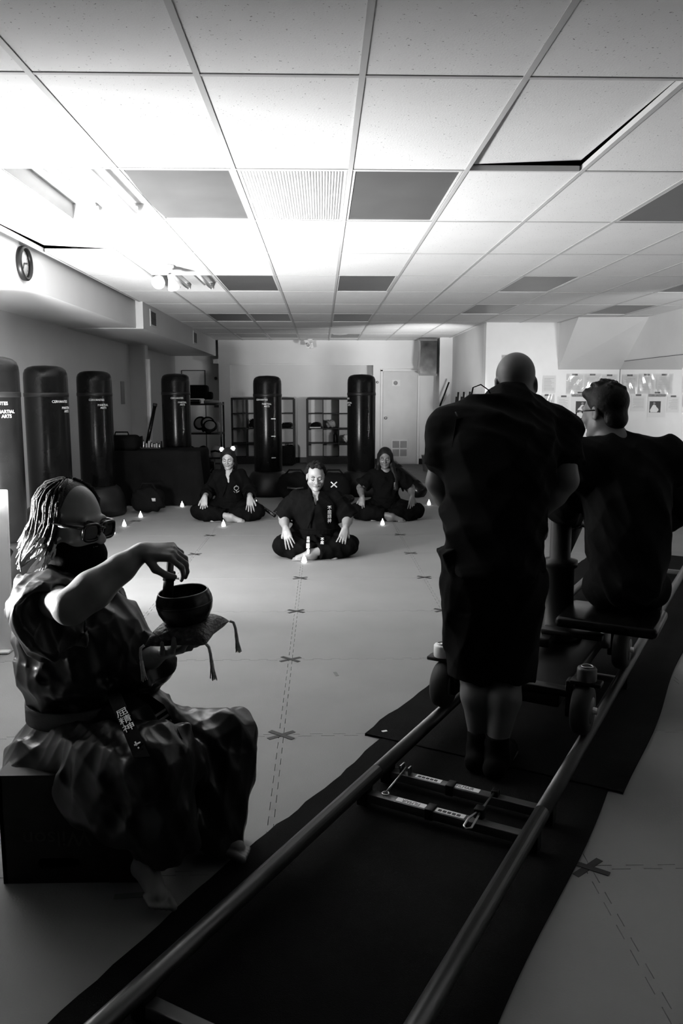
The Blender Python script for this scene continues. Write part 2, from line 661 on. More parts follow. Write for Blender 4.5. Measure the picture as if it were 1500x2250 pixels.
# ---- ceiling: plenum, hanging grid, tiles
ceiling = struct('ceiling', MB().box(-3.4, 5.08, -1.0, 17.9, CH + 0.22, CH + 0.3), 'plenum', 'suspended ceiling of white mineral tiles in a metal grid')
GX = [0.153 + 0.61 * k for k in range(-4, 9)]
GY = [3.15 + 1.235 * k for k in range(-3, 12)]
GX[-1] = 4.88
tile_me = MB().box(-0.296, 0.296, -0.6085, 0.6085, 0.0, 0.014).mesh('ceiling_tile', 'ceiling_tile')
tile_edge = MB().box(-0.16, 0.16, -0.6085, 0.6085, 0.0, 0.014).mesh('ceiling_tile', 'ceiling_tile')
FIX = {}   # (column, row) -> fixture; column counted from the soffit, row from the camera end
FIX[(1, 4)] = 'open'; FIX[(2, 4)] = 'smooth'; FIX[(3, 4)] = 'ribbed'; FIX[(4, 4)] = 'grey'; FIX[(7, 4)] = 'grey'
FIX[(1, 7)] = 'open'; FIX[(2, 7)] = 'grey'; FIX[(4, 7)] = 'grey'; FIX[(7, 7)] = 'grey'; FIX[(10, 7)] = 'grey'
FIX[(1, 10)] = 'grey'; FIX[(2, 10)] = 'grey'; FIX[(4, 10)] = 'grey'
FIX[(7, 9)] = 'grey'; FIX[(10, 9)] = 'grey'
FIX[(1, 13)] = 'grey'; FIX[(2, 13)] = 'grey'; FIX[(4, 13)] = 'grey'
for c in range(len(GX) - 1):
    for r in range(len(GY) - 1):
        if (c, r) in FIX or (GX[c] > 2.6 and GY[r] > 13.0):
            continue
        w = GX[c + 1] - GX[c]
        cx, cy = (GX[c] + GX[c + 1]) / 2, (GY[r] + GY[r + 1]) / 2
        rot, dz = None, 0.0
        if (c, r) == (5, 3):
            rot, dz = (R(1.2), R(-2.4), 0), 0.026       # pushed up at one corner
        if (c, r) == (0, 5):
            rot, dz = (R(1.1), R(2.6), 0), 0.027
        inst('ceiling_tile', tile_me, ceiling, (cx, cy, CH + 0.004 + dz), rot, (w / 0.61, 1, 1))
bar_y = MB().box(-0.012, 0.012, -0.5, 0.5, -0.001, 0.002).box(-0.002, 0.002, -0.5, 0.5, 0.002, 0.035).mesh('grid_runner', 'grid_metal')
bar_x = MB().box(-0.293, 0.293, -0.010, 0.010, 0.0, 0.003).box(-0.293, 0.293, -0.002, 0.002, 0.003, 0.03).mesh('grid_tee', 'grid_metal')
for x in GX[:-1]:
    inst('grid_runner', bar_y, ceiling, (x, (GY[0] + 17.3) / 2, CH), None, (1, 17.3 - GY[0], 1))
for c in range(len(GX) - 1):
    for y in GY:
        if GX[c] > 2.6 and y > 13.05:
            continue
        inst('grid_tee', bar_x, ceiling, ((GX[c] + GX[c + 1]) / 2, y, CH), None, ((GX[c + 1] - GX[c]) / 0.61, 1, 1))
# last strip of tiles against the back wall
for c in range(8):
    inst('ceiling_tile', tile_me, ceiling, ((GX[c] + GX[c + 1]) / 2, (GY[-1] + 17.3) / 2, CH + 0.004), None, (1, (17.3 - GY[-1]) / 1.235, 1))

# ---- ceiling light fixtures (all switched off)
WHERE = {
    (1, 4): 'open two-tube ceiling light without a cover, nearest the bright lamp glow',
    (2, 4): 'pale smooth ceiling light panel beside the open two-tube fixture, one edge sagging',
    (3, 4): 'ceiling light with a finely ribbed white cover and a smudge',
    (4, 4): 'dark grey ceiling light panel right of the ribbed cover',
    (7, 4): 'large dark grey ceiling light panel cut by the right picture edge',
    (1, 7): 'open ceiling light with bare tubes behind the white spot lamps',
    (2, 7): 'dark grey ceiling light panel right of the white spot lamps',
    (4, 7): 'dark grey ceiling light panel in mid ceiling, behind the nearest dark one',
    (7, 7): 'dark grey ceiling light panel above the bald head, toward the notice wall',
    (10, 7): 'small dark grey ceiling light panel at the right picture edge, second back',
    (1, 10): 'far grey ceiling light panel next to the boxed duct, left of a twin',
    (2, 10): 'far grey ceiling light panel, right one of an adjoining pair',
    (4, 10): 'far grey ceiling light panel standing alone in the middle, third back',
    (7, 9): 'grey ceiling light panel just left above the bald head, near the notice wall corner',
    (10, 9): 'grey ceiling light panel right in front of the sloping soffit',
    (1, 13): 'farthest grey ceiling light panel near the back wall, leftmost',
    (2, 13): 'farthest grey ceiling light panel near the back wall, second from left',
    (4, 13): 'farthest grey ceiling light panel near the back wall, with a white torn patch',
}
def tray():
    m = MB()
    w, d = 0.293, 0.606
    m.box(-w, w, -d, d, 0.10, 0.106)
    m.box(-w, -w + 0.006, -d, d, 0.0, 0.10).box(w - 0.006, w, -d, d, 0.0, 0.10)
    m.box(-w, w, -d, -d + 0.006, 0.0, 0.10).box(-w, w, d - 0.006, d, 0.0, 0.10)
    return m
tray_me = tray().mesh('tray', 'tray_enamel')
frame_me = MB().box(-0.296, -0.276, -0.606, 0.606, 0.0, 0.008).box(0.276, 0.296, -0.606, 0.606, 0.0, 0.008).box(-0.276, 0.276, -0.606, -0.586, 0.0, 0.008).box(-0.276, 0.276, 0.586, 0.606, 0.0, 0.008).mesh('frame', 'white_enamel')
lens_me = MB().box(-0.276, 0.276, -0.586, 0.586, 0.004, 0.009).mesh('lens', 'lens_grey')
rib = MB()
rib.box(-0.276, 0.276, -0.586, 0.586, 0.007, 0.011)
nr = 34
for i in range(nr):
    x = -0.27 + 0.54 * (i + 0.5) / nr
    rib.add([(x - 0.0056, -0.585, 0.0075), (x + 0.0056, -0.585, 0.0075), (x, -0.585, -0.004), (x - 0.0056, 0.585, 0.0075), (x + 0.0056, 0.585, 0.0075), (x, 0.585, -0.004)],
            [[0, 2, 5, 3], [2, 1, 4, 5], [0, 1, 2], [3, 5, 4]])
rib_me = rib.mesh('lens', 'lens_white')
tube_me = MB().tube([(0, -0.56, 0), (0, 0.56, 0)], 0.019, 12).mesh('lamp_tube', 'white_enamel')
sock_me = MB().rbox(-0.022, 0.022, -0.012, 0.012, -0.03, 0.03, 0.004).mesh('lamp_socket', 'white_enamel')
refl_me = MB().add([(-0.06, -0.56, 0.0), (0.06, -0.56, 0.0), (0.06, 0.56, 0.0), (-0.06, 0.56, 0.0), (-0.05, -0.56, 0.05), (0.05, -0.56, 0.05), (0.05, 0.56, 0.05), (-0.05, 0.56, 0.05)],
                   [[0, 3, 2, 1], [0, 1, 5, 4], [1, 2, 6, 5], [2, 3, 7, 6], [3, 0, 4, 7], [4, 5, 6, 7]]).mesh('ballast_cover', 'white_enamel')
for (c, r), kind in FIX.items():
    cx, cy = (GX[c] + GX[c + 1]) / 2, (GY[r] + GY[r + 1]) / 2
    t = thing('ceiling_light', WHERE[(c, r)], 'ceiling light', (cx, cy, CH + 0.003), 0, 'ceiling light fixtures')
    inst('tray', tray_me, t)
    if kind == 'open':
        for s in (-1, 1):
            tb = inst('lamp_tube', tube_me, t, (0.13 * s, 0, 0.035))
            for e in (-1, 1):
                inst('lamp_socket', sock_me, tb, (0, 0.572 * e, 0.012))
        inst('ballast_cover', refl_me, t, (0, 0, 0.05))
    else:
        inst('frame', frame_me, t)
        if kind == 'ribbed':
            inst('lens', rib_me, t)
        elif kind == 'smooth':
            g = MB()
            N = 12
            vs, fs = [], []
            for i in range(N + 1):
                for j in range(N + 1):
                    u, v = i / N, j / N
                    sag = -0.022 * max(0, 1 - u * 3.0) * math.sin(v * math.pi) 
                    vs.append((-0.276 + 0.552 * u, -0.586 + 1.172 * v, 0.005 + sag))
            for i in range(N):
                for j in range(N):
                    fs.append([i * (N + 1) + j, i * (N + 1) + j + 1, (i + 1) * (N + 1) + j + 1, (i + 1) * (N + 1) + j])
            g.add(vs, fs, True).build('lens', 'lens_grey', t)
        else:
            inst('lens', lens_me, t)
            if (c, r) == (4, 13):
                MB().add([(-0.26, -0.58, 0.002), (0.05, -0.58, 0.002), (0.02, -0.35, 0.002), (-0.1, -0.2, 0.002), (-0.22, -0.3, 0.002)], [[0, 4, 3, 2, 1]]).build('torn_patch', 'lens_white', t)

# ---- doors
def door(name, x0, x1, z1, y, knob_left, label):
    d = struct(name, MB().rbox(x0 + 0.03, x1 - 0.03, y - 0.02, y, 0.0, z1 - 0.03, 0.004), 'door_paint', label)
    MB().box(x0 - 0.02, x0 + 0.025, y - 0.03, y, -0.02, z1).box(x1 - 0.025, x1 + 0.02, y - 0.03, y, -0.02, z1).box(x0 - 0.02, x1 + 0.02, y - 0.03, y, z1 - 0.025, z1 + 0.02).build('door_frame', 'trim_paint', d)
    kx = x0 + 0.09 if knob_left else x1 - 0.09
    MB().lathe([(0.022, 0), (0.024, 0.01), (0.012, 0.02), (0.012, 0.035), (0.028, 0.05), (0.030, 0.065), (0.018, 0.078)], 14, (kx, y - 0.02, 0.98), Matrix.Rotation(R(90), 4, 'X')).build('door_knob', 'steel', d)
    return d
d1 = door('door_1', 1.28, 2.08, 2.0, 17.3, True, 'pale far door with a small sign and a vent of four squares')
vent = MB().rbox(1.50, 1.86, 17.262, 17.28, 0.13, 0.51, 0.004).build('door_vent', 'trim_paint', d1)
for i in range(2):
    for j in range(2):
        x0, z0 = 1.525 + i * 0.165, 0.155 + j * 0.18
        g = MB()
        for q in range(8):
            g.box(x0, x0 + 0.145, 17.252, 17.262, z0 + q * 0.019, z0 + q * 0.019 + 0.009)
        g.box(x0, x0 + 0.145, 17.259, 17.2625, z0, z0 + 0.15)
        g.build('vent_grille', 'print_grey', vent)
sg = MB().box(1.50, 1.68, 17.270, 17.28, 1.66, 1.79).build('door_sign', 'paper', d1)
MB().lathe([(0.045, 0), (0.045, 0.002)], 16, (1.58, 17.270, 1.725), Matrix.Rotation(R(90), 4, 'X')).build('sign_disc', 'print_grey', sg)
d2 = struct('door_2', MB().rbox(-3.05, -2.56, 17.725, 17.75, 0.0, 1.99, 0.004), 'door_paint', 'narrow pale door behind the gear shelf in the far left corner')
MB().box(-2.56, -2.545, 17.715, 17.75, 0, 2.0).box(-3.07, -3.05, 17.715, 17.75, 0, 2.0).box(-3.07, -2.545, 17.715, 17.75, 1.99, 2.005).build('door_frame', 'ink', d2)

# ================================================================== things in the room
# ---- mirror on the right wall
t = thing('wall_mirror', 'long frameless mirror on the right wall reflecting the taped papers', 'mirror', (4.88, 10.0, 0))
MB().box(-0.012, -0.006, -3.2, 3.09, 0.45, 2.0).build('mirror_glass', 'mirror', t)
MB().box(-0.006, 0.0, -3.2, 3.09, 0.45, 2.0).build('backing', 'black_plastic', t)
MB().box(-0.016, 0.0, 3.085, 3.095, 0.44, 2.01).box(-0.016, 0.0, -3.2, 3.09, 2.0, 2.008).box(-0.016, 0.0, -3.2, 3.09, 0.442, 0.45).build('edge_strip', 'grey_metal', t)

# ---- tape crosses on the mat corners
XM = [(-0.18, 3.27, 'black tape cross on the floor nearest the seated bowl holder'), (-0.18, 4.27, 'black tape cross on the floor in the middle, second in front of the central sitter'),
      (-0.18, 5.27, 'black tape cross on the floor right of the singing bowl rim'), (-0.18, 6.27, 'black tape cross on the floor just in front of the central candle'),
      (0.82, 2.27, 'large black tape cross on the dim floor right of the camera track'), (0.82, 5.27, 'black tape cross half hidden behind the standing crew man shorts'),
      (0.82, 6.27, 'black tape cross left of the standing crew man, nearest of the right row'), (0.82, 7.27, 'small black tape cross in the right row, middle one'),
      (0.82, 8.27, 'small black tape cross before the right sitter'), (-1.18, 6.27, 'black tape cross seen just above the striker hand and bowl'),
      (-1.18, 7.27, 'small black tape cross in the left row right of the raised wrist'), (-1.18, 8.27, 'small black tape cross before the left sitter'),
      (-2.18, 9.27, 'small black tape cross among the row of candles on the left')]
strip = MB().box(-0.066, 0.066, -0.0115, 0.0115, 0.0, 0.0012).mesh('tape_strip', 'tape_black')
for i, (x, y, lab) in enumerate(XM):
    t = thing('tape_cross', lab, 'tape mark', (x, y, 0.0), R(random.uniform(-8, 8)), 'tape crosses on the mats')
    inst('tape_strip', strip, t, (0, 0, 0.0002), (0, 0, R(38)))
    inst('tape_strip', strip, t, (0, 0, 0.0014), (0, 0, R(-36)))
t = tag(MB().box(-0.052, 0.052, -0.012, 0.012, 0.0002, 0.0016).build('tape_strip', 'tape_grey'), 'short grey tape strip on the floor beside the bare foot', 'tape mark')
t.location, t.rotation_euler = ((-0.561, 2.163, 0.000)), (0, 0, R(6))
t = tag(MB().box(-0.009, 0.009, -0.03, 0.03, 0.0002, 0.0014).build('tape_scrap', 'tape_grey'), 'tiny dark tape scrap lying on the open mat floor', 'tape mark')
t.location, t.rotation_euler = ((0.069, 4.029, 0.000)), (0, 0, R(12))

# ---- votive candles
cup_me = MB().lathe([(0.022, 0.0), (0.026, 0.002), (0.031, 0.055), (0.0295, 0.055), (0.0245, 0.006), (0.0, 0.006)], 20, cap=False)
cup_me = cup_me.mesh('cup', 'candle_glass')
core_me = MB().lathe([(0.0235, 0.007), (0.0245, 0.014), (0.020, 0.030), (0.015, 0.046), (0.009, 0.056), (0.001, 0.060)], 16).mesh('glowing_wax', 'glow_wax')
fl_me = MB().lathe([(0.002, 0.058), (0.005, 0.063), (0.0035, 0.070), (0.0005, 0.078)], 8).mesh('flame', 'flame')
CD = [((-1.848, 10.457, 0.000), 'lit votive candle on the floor beside the black draped table'),
      ((-2.188, 10.169, 0.000), 'lit votive candle at the far end of the candle row on the left'),
      ((-2.189, 9.550, 0.000), 'lit votive candle in the left row, second from the far end'),
      ((-2.220, 8.874, 0.000), 'lit votive candle in the left row beside a tape cross'),
      ((-2.217, 8.369, 0.000), 'lit votive candle touching the outline of the dark glasses'),
      ((-1.108, 8.847, 0.000), 'lit votive candle in front of the left sitter feet'),
      ((-0.161, 6.856, 0.000), 'largest lit votive candle in front of the central sitter'),
      ((0.681, 8.899, 0.000), 'lit votive candle in front of the right sitter'),
      ((1.429, 10.554, 0.000), 'lit votive candle beside the standing crew man arm'),
      ((-0.880, 10.566, 0.000), 'lit votive candle peeking out behind the left sitter sword hand'),
      ((-1.422, 10.535, 0.000), 'lit votive candle glimpsed between the left sitter arm and waist')]
for p, lab in CD:
    t = thing('votive_candle', lab, 'candle', p, 0, 'lit votive candles on the floor')
    inst('cup', cup_me, t, (0, 0, 0.0005))
    inst('glowing_wax', core_me, t, (0, 0, 0.0005))
    inst('flame', fl_me, t, (0, 0, 0.0005))

# ---- free-standing punching bags
def bag_meshes():
    r = 0.205
    body = MB().lathe([(r - 0.02, 0.30), (r, 0.33), (r, 0.9), (r, 1.62), (r - 0.004, 1.665), (r - 0.018, 1.70), (r - 0.045, 1.722), (r - 0.09, 1.735), (0.0, 1.742)], 40, cap=False).mesh('bag_body', 'black_vinyl')
    base = MB().lathe([(0.30, 0.0), (0.325, 0.03), (0.325, 0.10), (0.30, 0.24), (0.255, 0.33), (0.22, 0.36), (0.19, 0.36)], 40).mesh('bag_base', 'black_plastic')
    band = MB().lathe([(r + 0.001, 1.44), (r + 0.004, 1.445), (r + 0.004, 1.475), (r + 0.001, 1.48)], 40, cap=False).mesh('strap_band', 'black_plastic')
    return body, base, band
BB, BS, BN = bag_meshes()
def wrap_text(body, size, z, ang, r=0.2062, mat='print_white', sx=1.0):
    me = text_mesh(body, size, mat, 0.0003, sx=sx)
    for v in me.vertices:
        a = ang + v.co.x / r
        rr = r + v.co.z
        v.co = (rr * math.sin(a), -rr * math.cos(a), z + v.co.y)
    return me
T1 = wrap_text('CERVANTES', 0.034, 1.395, 0.0)
T2 = wrap_text('MARTIAL', 0.034, 1.335, 0.0)
T3 = wrap_text('ARTS', 0.034, 1.302, 0.0)
marks = MB()
for z in (1.12, 0.87, 0.56):
    for k in range(6):
        a0, a1 = 0.30 + k * 0.055, 0.30 + (k + 1) * 0.055
        q = 0.2065
        marks.add([(q * math.sin(a0), -q * math.cos(a0), z), (q * math.sin(a1), -q * math.cos(a1), z), (q * math.sin(a1), -q * math.cos(a1), z + 0.012), (q * math.sin(a0), -q * math.cos(a0), z + 0.012)], [[0, 1, 2, 3]])
marks_me = marks.mesh('height_marks', 'print_white')
BAGS = [(-2.46, 6.05, 1.0, 0.75, 0.0, 'black punching bag cut by the left picture edge, white ARTS lettering', False),
        (-2.68, 7.9, 1.0, 1.25, 0.0, 'black punching bag standing second from the left picture edge', False),
        (-2.745, 9.8, 1.005, 0.62, 0.0, 'black punching bag third from the left, beside the black gym bag', False),
        (-2.12, 11.75, 1.017, 0.5, 0.0, 'black punching bag behind the black draped table', False),
        (-0.79, 11.7, 1.0, -0.12, 0.0, 'black punching bag behind and between the left and central sitters, white marks on its side', True),
        (0.575, 11.7, 1.012, -1.25, 0.0, 'black punching bag behind the right sitter, near the far door', False)]
for (x, y, s, ang, _, lab, mk) in BAGS:
    t = thing('punching_bag', lab, 'punching bag', (x, y, 0), 0, 'free-standing punching bags')
    b = inst('bag_body', BB, t)
    inst('bag_base', BS, t)
    inst('strap_band', BN, t)
    inst('lettering', T1, b, (0, 0, 0), (0, 0, ang - 0.25))
    inst('lettering', T2, b, (0, 0, 0), (0, 0, ang + 0.13))
    inst('lettering', T3, b, (0, 0, 0), (0, 0, ang + 0.13))
    if mk:
        inst('height_marks', marks_me, b)
    t.scale = (1, 1, s)

# ---- open cube shelves in the alcove
def cube_shelf(x0, lab):
    t = thing('cube_shelf', lab, 'shelf', (x0, 17.36, -0.02), 0, 'open cube shelves in the alcove')
    w, n, h0 = 1.37, 4, 0.13
    step, hz = w / n, 1.28 / 4
    for i in range(n + 1):
        th = 0.022 if i in (0, n) else 0.010
        MB().box(i * step - th, i * step + th, 0, 0.36, h0 if 0 < i < n else 0.0, h0 + 1.28).build('side_panel' if i in (0, n) else 'divider', 'dark_wood', t)
    for j in range(n + 1):
        th = 0.022 if j in (0, n) else 0.010
        MB().box(0.0, w, 0.001, 0.359, h0 + j * hz - th, h0 + j * hz + th).build('shelf_board', 'dark_wood', t)
    MB().box(0.0, w, 0.01, 0.03, 0.0, h0 - 0.02).build('plinth', 'dark_wood', t)
    return t
cube_shelf(-1.98, 'dark open cube shelf on the left of the alcove, behind a punching bag')
cube_shelf(-0.32, 'dark open cube shelf on the right of the alcove, with caps and bottles on it')
def blob(name, label, cat, loc, r, mat, seed=1, amp=0.12, group=None, base=True):
    """lumpy soft thing such as a bag or folded clothes"""
    rnd = random.Random(seed)
    ph = [(rnd.uniform(0, 6.28), rnd.uniform(1.5, 3.5), rnd.uniform(0, 6.28)) for _ in range(5)]
    m = MB()
    m.ball((0, 0, r[2] if base else 0), r, 28, 18)
    out = []
    for v in m.v:
        p = Vector(v)
        d = p - Vector((0, 0, r[2] if base else 0))
        s = 1 + amp * sum(math.sin(a + f * 5 * d.x / max(r) + g + f * 4 * d.z / max(r) + 3 * d.y / max(r)) for a, f, g in ph) / 3
        q = d * s
        q = Vector((q.x, q.y, q.z))
        e = 0.72          # squarer than an ellipsoid
        n = Vector((math.copysign(abs(q.x / r[0]) ** e, q.x) * r[0] * 0.92, math.copysign(abs(q.y / r[1]) ** e, q.y) * r[1] * 0.92, math.copysign(abs(q.z / r[2]) ** e, q.z) * r[2] * 0.95))
        n.z = max(n.z, -r[2] * 0.999)
        out.append(tuple(n + Vector((0, 0, r[2] if base else 0))))
    m.v = out
    o = m.build(name, mat)
    o.location = loc
    if label:
        tag(o, label, cat, group)
    return o
SH = lambda x, y, z: (x, y, z)
z2, z3 = -0.02 + 0.13 + 0.64 + 0.011, -0.02 + 0.13 + 0.32 + 0.011
cap = thing('baseball_cap', 'dark cap with a pale brim on the right cube shelf', 'cap', (-0.149, 17.52, z2))
MB().lathe([(0.10, 0.02), (0.10, 0.05), (0.085, 0.09), (0.04, 0.115), (0.0, 0.12)], 18, cap=False).build('crown', 'black_cloth', cap)
MB().rbox(-0.12, 0.12, -0.14, 0.08, 0.0, 0.022, 0.008).build('brim', 'print_white', cap)
blob('crumpled_cloth', 'crumpled pale cloth on the right cube shelf', 'cloth', (0.194, 17.52, z2), (0.11, 0.10, 0.085), 'print_grey', 5, 0.4)
b = thing('drink_bottle', 'black drinks bottle on the right cube shelf', 'bottle', (0.29, 17.5, z3))
MB().lathe([(0.042, 0), (0.045, 0.01), (0.045, 0.17), (0.025, 0.19)], 16).build('bottle_body', 'black_plastic', b)
MB().lathe([(0.026, 0.19), (0.026, 0.225), (0.02, 0.23)], 16).build('cap', 'black_plastic', b)
blob('white_towel', 'white bundled towel on the right cube shelf beside a punching bag', 'towel', (0.536, 17.52, z3), (0.09, 0.10, 0.09), 'print_white', 8, 0.2)
blob('dark_hood', 'dark bundled clothing on the left cube shelf left of the punching bag', 'clothing', (-1.466, 17.52, z2), (0.13, 0.12, 0.10), 'black_cloth', 3, 0.2)
blob('dark_gloves', 'dark pair of gloves heaped on the left cube shelf', 'gloves', (-0.78, 17.52, z2), (0.12, 0.11, 0.055), 'black_cloth', 4, 0.25)
bp = thing('backpack', 'black backpack at the right foot of the left cube shelf', 'backpack', (-0.75, 17.0, -0.02))
MB().rbox(-0.16, 0.16, -0.10, 0.12, 0, 0.42, 0.06, 4).build('pack', 'black_cloth', bp)
MB().rbox(-0.12, 0.12, -0.15, -0.08, 0.04, 0.25, 0.03, 3).build('front_pocket', 'black_cloth', bp)
MB().tube([(-0.04, 0.0, 0.41), (-0.035, 0, 0.46), (0.035, 0, 0.46), (0.04, 0, 0.41)], 0.008).build('carry_loop', 'black_cloth', bp)

# ---- black draped table and things around it on the left
t = thing('draped_table', 'low table completely covered by a black cloth in the left background', 'table', (-2.27, 10.97, 0))
def drape(w, d, h, rn, name, par):
    m = MB()
    N = 72
    rings = [(1.0, h), (1.012, h - 0.02), (1.03, h * 0.6), (1.07, 0.004)]
    vs = []
    for ri, (s, z) in enumerate(rings):
        for i in range(N):
            a = 2 * math.pi * i / N
            cx, cy = math.cos(a), math.sin(a)
            k = 1 / max(abs(cx), abs(cy))
            x, y = cx * k, cy * k
            wob = 0.0 if ri < 2 else (0.018 if ri == 2 else 0.035) * math.sin(a * 23 + rn)
            vs.append((x * (w / 2 * s + wob), y * (d / 2 * s + wob), z))
    fs = [[j * N + i, (j + 1) * N + i, (j + 1) * N + (i + 1) % N, j * N + (i + 1) % N] for j in range(len(rings) - 1) for i in range(N)]
    fs.append(list(range(N)))
    m.add(vs, fs, True)
    return m.build(name, 'black_cloth', par)
drape(1.30, 0.75, 0.73, 1.0, 'table_cloth', t)
MB().box(-0.63, 0.63, -0.35, 0.35, 0.69, 0.725).build('table_top', 'dark_wood', t)
for sx in (-1, 1):
    for sy in (-1, 1):
        MB().box(sx * 0.58 - 0.02, sx * 0.58 + 0.02, sy * 0.3 - 0.02, sy * 0.3 + 0.02, 0, 0.69).build('leg', 'dark_metal', t)
g = thing('gym_bag', 'black sports bag with a pale stripe on the left end of the draped table', 'bag', (-2.66, 10.82, 0.731))
bb = MB().rbox(-0.22, 0.20, -0.16, 0.16, 0.0, 0.20, 0.07, 4).build('bag_body', 'black_cloth', g)
MB().tube([(-0.2, -0.02, 0.17), (-0.1, -0.02, 0.20), (0.02, -0.02, 0.20), (0.10, -0.02, 0.17)], 0.012).build('pale_stripe', 'print_grey', g)
MB().tube([(-0.12, -0.05, 0.18), (-0.10, -0.05, 0.24), (0.06, -0.05, 0.24), (0.08, -0.05, 0.18)], 0.01).build('handle', 'black_cloth', g)
rk = thing('bottle_rack', 'small rack of little bottles and tubes on the draped table', 'rack', (-2.36, 11.1, 0.731))
MB().box(-0.14, 0.14, -0.06, 0.06, 0.0, 0.012).box(-0.14, -0.13, -0.06, 0.06, 0.0, 0.17).box(0.13, 0.14, -0.06, 0.06, 0.0, 0.10).box(-0.14, 0.14, 0.05, 0.06, 0.0, 0.07).build('rack_frame', 'dark_metal', rk)
for i in range(7):
    h = random.uniform(0.07, 0.13)
    x = -0.105 + i * 0.036
    bt = MB().lathe([(0.013, 0.012), (0.014, 0.02), (0.014, h * 0.75), (0.006, h * 0.85)], 10, (x, random.uniform(-0.02, 0.02), 0)).build('bottle', 'print_grey' if i % 3 else 'steel', rk)
    MB().lathe([(0.007, h * 0.85), (0.007, h)], 8, (x, 0, 0)).build('cap', 'black_plastic', bt)
st = thing('practice_staff', 'dark staff leaning against the punching bag behind the draped table', 'staff', (0, 0, 0))
MB().tube([(-2.52, 11.55, 0.75), (-2.42, 11.7, 1.30)], 0.026, 10).build('shaft', 'black_vinyl', st)
MB().tube([(-2.42, 11.7, 1.30), (-2.415, 11.71, 1.34)], 0.032, 10).build('end_cap', 'rubber', st)
tag(MB().rbox(-2.90, -2.83, 13.38, 13.45, 0.0, 2.05, 0.006).build('white_upright', 'white_enamel'), 'narrow white upright board standing beside the short left stub wall', 'board')
tag(MB().rbox(-3.198, -3.19, 12.9, 13.12, 1.32, 1.68, 0.002).build('wall_scroll', 'print_grey'), 'narrow grey hanging on the left wall beyond the punching bags', 'wall hanging')
# dark gear on the floor in front of the table
for i, (x, y, r, lab) in enumerate([(-2.72, 8.95, (0.20, 0.20, 0.17), 'black gear bag on the floor behind the braided head'), (-2.18, 9.98, (0.22, 0.18, 0.16), 'black gear bag on the floor at the left end of the draped table')]):
    gb = thing('gear_bag', lab, 'bag', (x, y, 0))
    o = blob('bag_body', None, None, (0, 0, 0), r, 'black_cloth', 20 + i, 0.12)
    o.parent = gb
    MB().tube([(-0.1, -0.03, r[2] * 1.8), (-0.06, -0.03, r[2] * 2.3), (0.06, -0.03, r[2] * 2.3), (0.1, -0.03, r[2] * 1.8)], 0.01).build('handle', 'black_cloth', gb)
    MB().rbox(0.06, 0.12, -r[1] * 0.92, -r[1] * 0.86, r[2] * 1.0, r[2] * 1.25, 0.004).build('pale_tag', 'print_grey', gb)
# folded mat block with dark stripes at the far left
w = thing('folded_mat', 'grey folded mat block with two dark stripes beside the white board', 'mat', (-2.72, 6.62, 0))
MB().add([(-0.25, -0.25, 0), (0.30, -0.25, 0), (0.30, 0.3, 0), (-0.25, 0.3, 0), (-0.25, -0.22, 0.10), (0.27, -0.22, 0.10), (0.10, 0.25, 0.32), (-0.25, 0.25, 0.32)],
         [[0, 3, 2, 1], [4, 5, 6, 7], [0, 1, 5, 4], [1, 2, 6, 5], [2, 3, 7, 6], [3, 0, 4, 7]]).build('mat_block', 'print_grey', w)
for k, f in enumerate((0.22, 0.72)):
    y = -0.22 + 0.47 * f
    z = 0.10 + 0.22 * f + 0.004
    MB().add([(-0.24, y - 0.05, z - 0.022), (0.24 - 0.17 * f, y - 0.05, z - 0.022), (0.22 - 0.17 * f, y + 0.05, z + 0.024), (-0.24, y + 0.05, z + 0.024)], [[0, 1, 2, 3]]).build('dark_stripe', 'black_vinyl', w)

# ---- gear shelf in the far left corner
t = thing('gear_shelf', 'metal shelf loaded with pads and gear in the far left corner', 'shelf', (-2.28, 14.6, -0.02))
for sx in (-0.47, 0.47):
    for sy in (-0.2, 0.2):
        MB().box(sx - 0.015, sx + 0.015, sy - 0.015, sy + 0.015, 0, 1.36).build('post', 'dark_metal', t)
for z in (0.36, 0.80, 1.32):
    MB().box(-0.48, 0.48, -0.22, 0.22, z - 0.015, z + 0.015).build('shelf_board', 'dark_metal', t)
def focus_mitt(loc, rot, lab):
    t = thing('focus_mitt', lab, 'pad', loc)
    t.rotation_euler = rot
    MB().lathe([(0.0, 0.0), (0.10, 0.0), (0.125, 0.015), (0.13, 0.035), (0.12, 0.055), (0.0, 0.06)], 22, cap=False).build('pad', 'black_vinyl', t)
    MB().lathe([(0.0, 0.0615), (0.085, 0.0605), (0.092, 0.057), (0.0, 0.057)], 22, cap=False).build('target_face', 'print_grey', t)
    MB().rbox(-0.05, 0.05, -0.17, -0.10, 0.01, 0.05, 0.012).build('cuff', 'black_vinyl', t)
focus_mitt((-2.20, 14.62, 0.95), (R(70), R(-35), 0), 'black striking pad with a pale face, highest on the gear shelf')
focus_mitt((-2.06, 14.50, 0.95), (R(62), R(20), 0), 'black striking pad with a pale face, middle of the gear shelf pile')
focus_mitt((-2.0, 14.36, 0.90), (R(50), R(8), 0), 'black striking pad with a pale face, lowest in front of the gear shelf pile')
tag(MB().rbox(-0.035, 0.035, -0.03, 0.03, 0.0, 0.19, 0.01).build('foam_block', 'print_grey', None, (-1.86, 14.62, 0.80), (0, R(-18), 0)), 'grey foam block leaning at the right end of the gear shelf', 'block')
tag(MB().rbox(-0.2, 0.2, -0.12, 0.12, 0, 0.07, 0.02).build('flat_pad', 'black_vinyl', None, (-2.40, 14.6, 1.316)), 'flat black pad lying on the top gear shelf board', 'pad')
tag(MB().lathe([(0.0, 0), (0.13, 0.0), (0.14, 0.02), (0.135, 0.055), (0.0, 0.06)], 20, cap=False).build('round_pad', 'print_grey', None, (-1.99, 14.55, 1.316)), 'round grey pad lying on the top gear shelf board', 'pad')
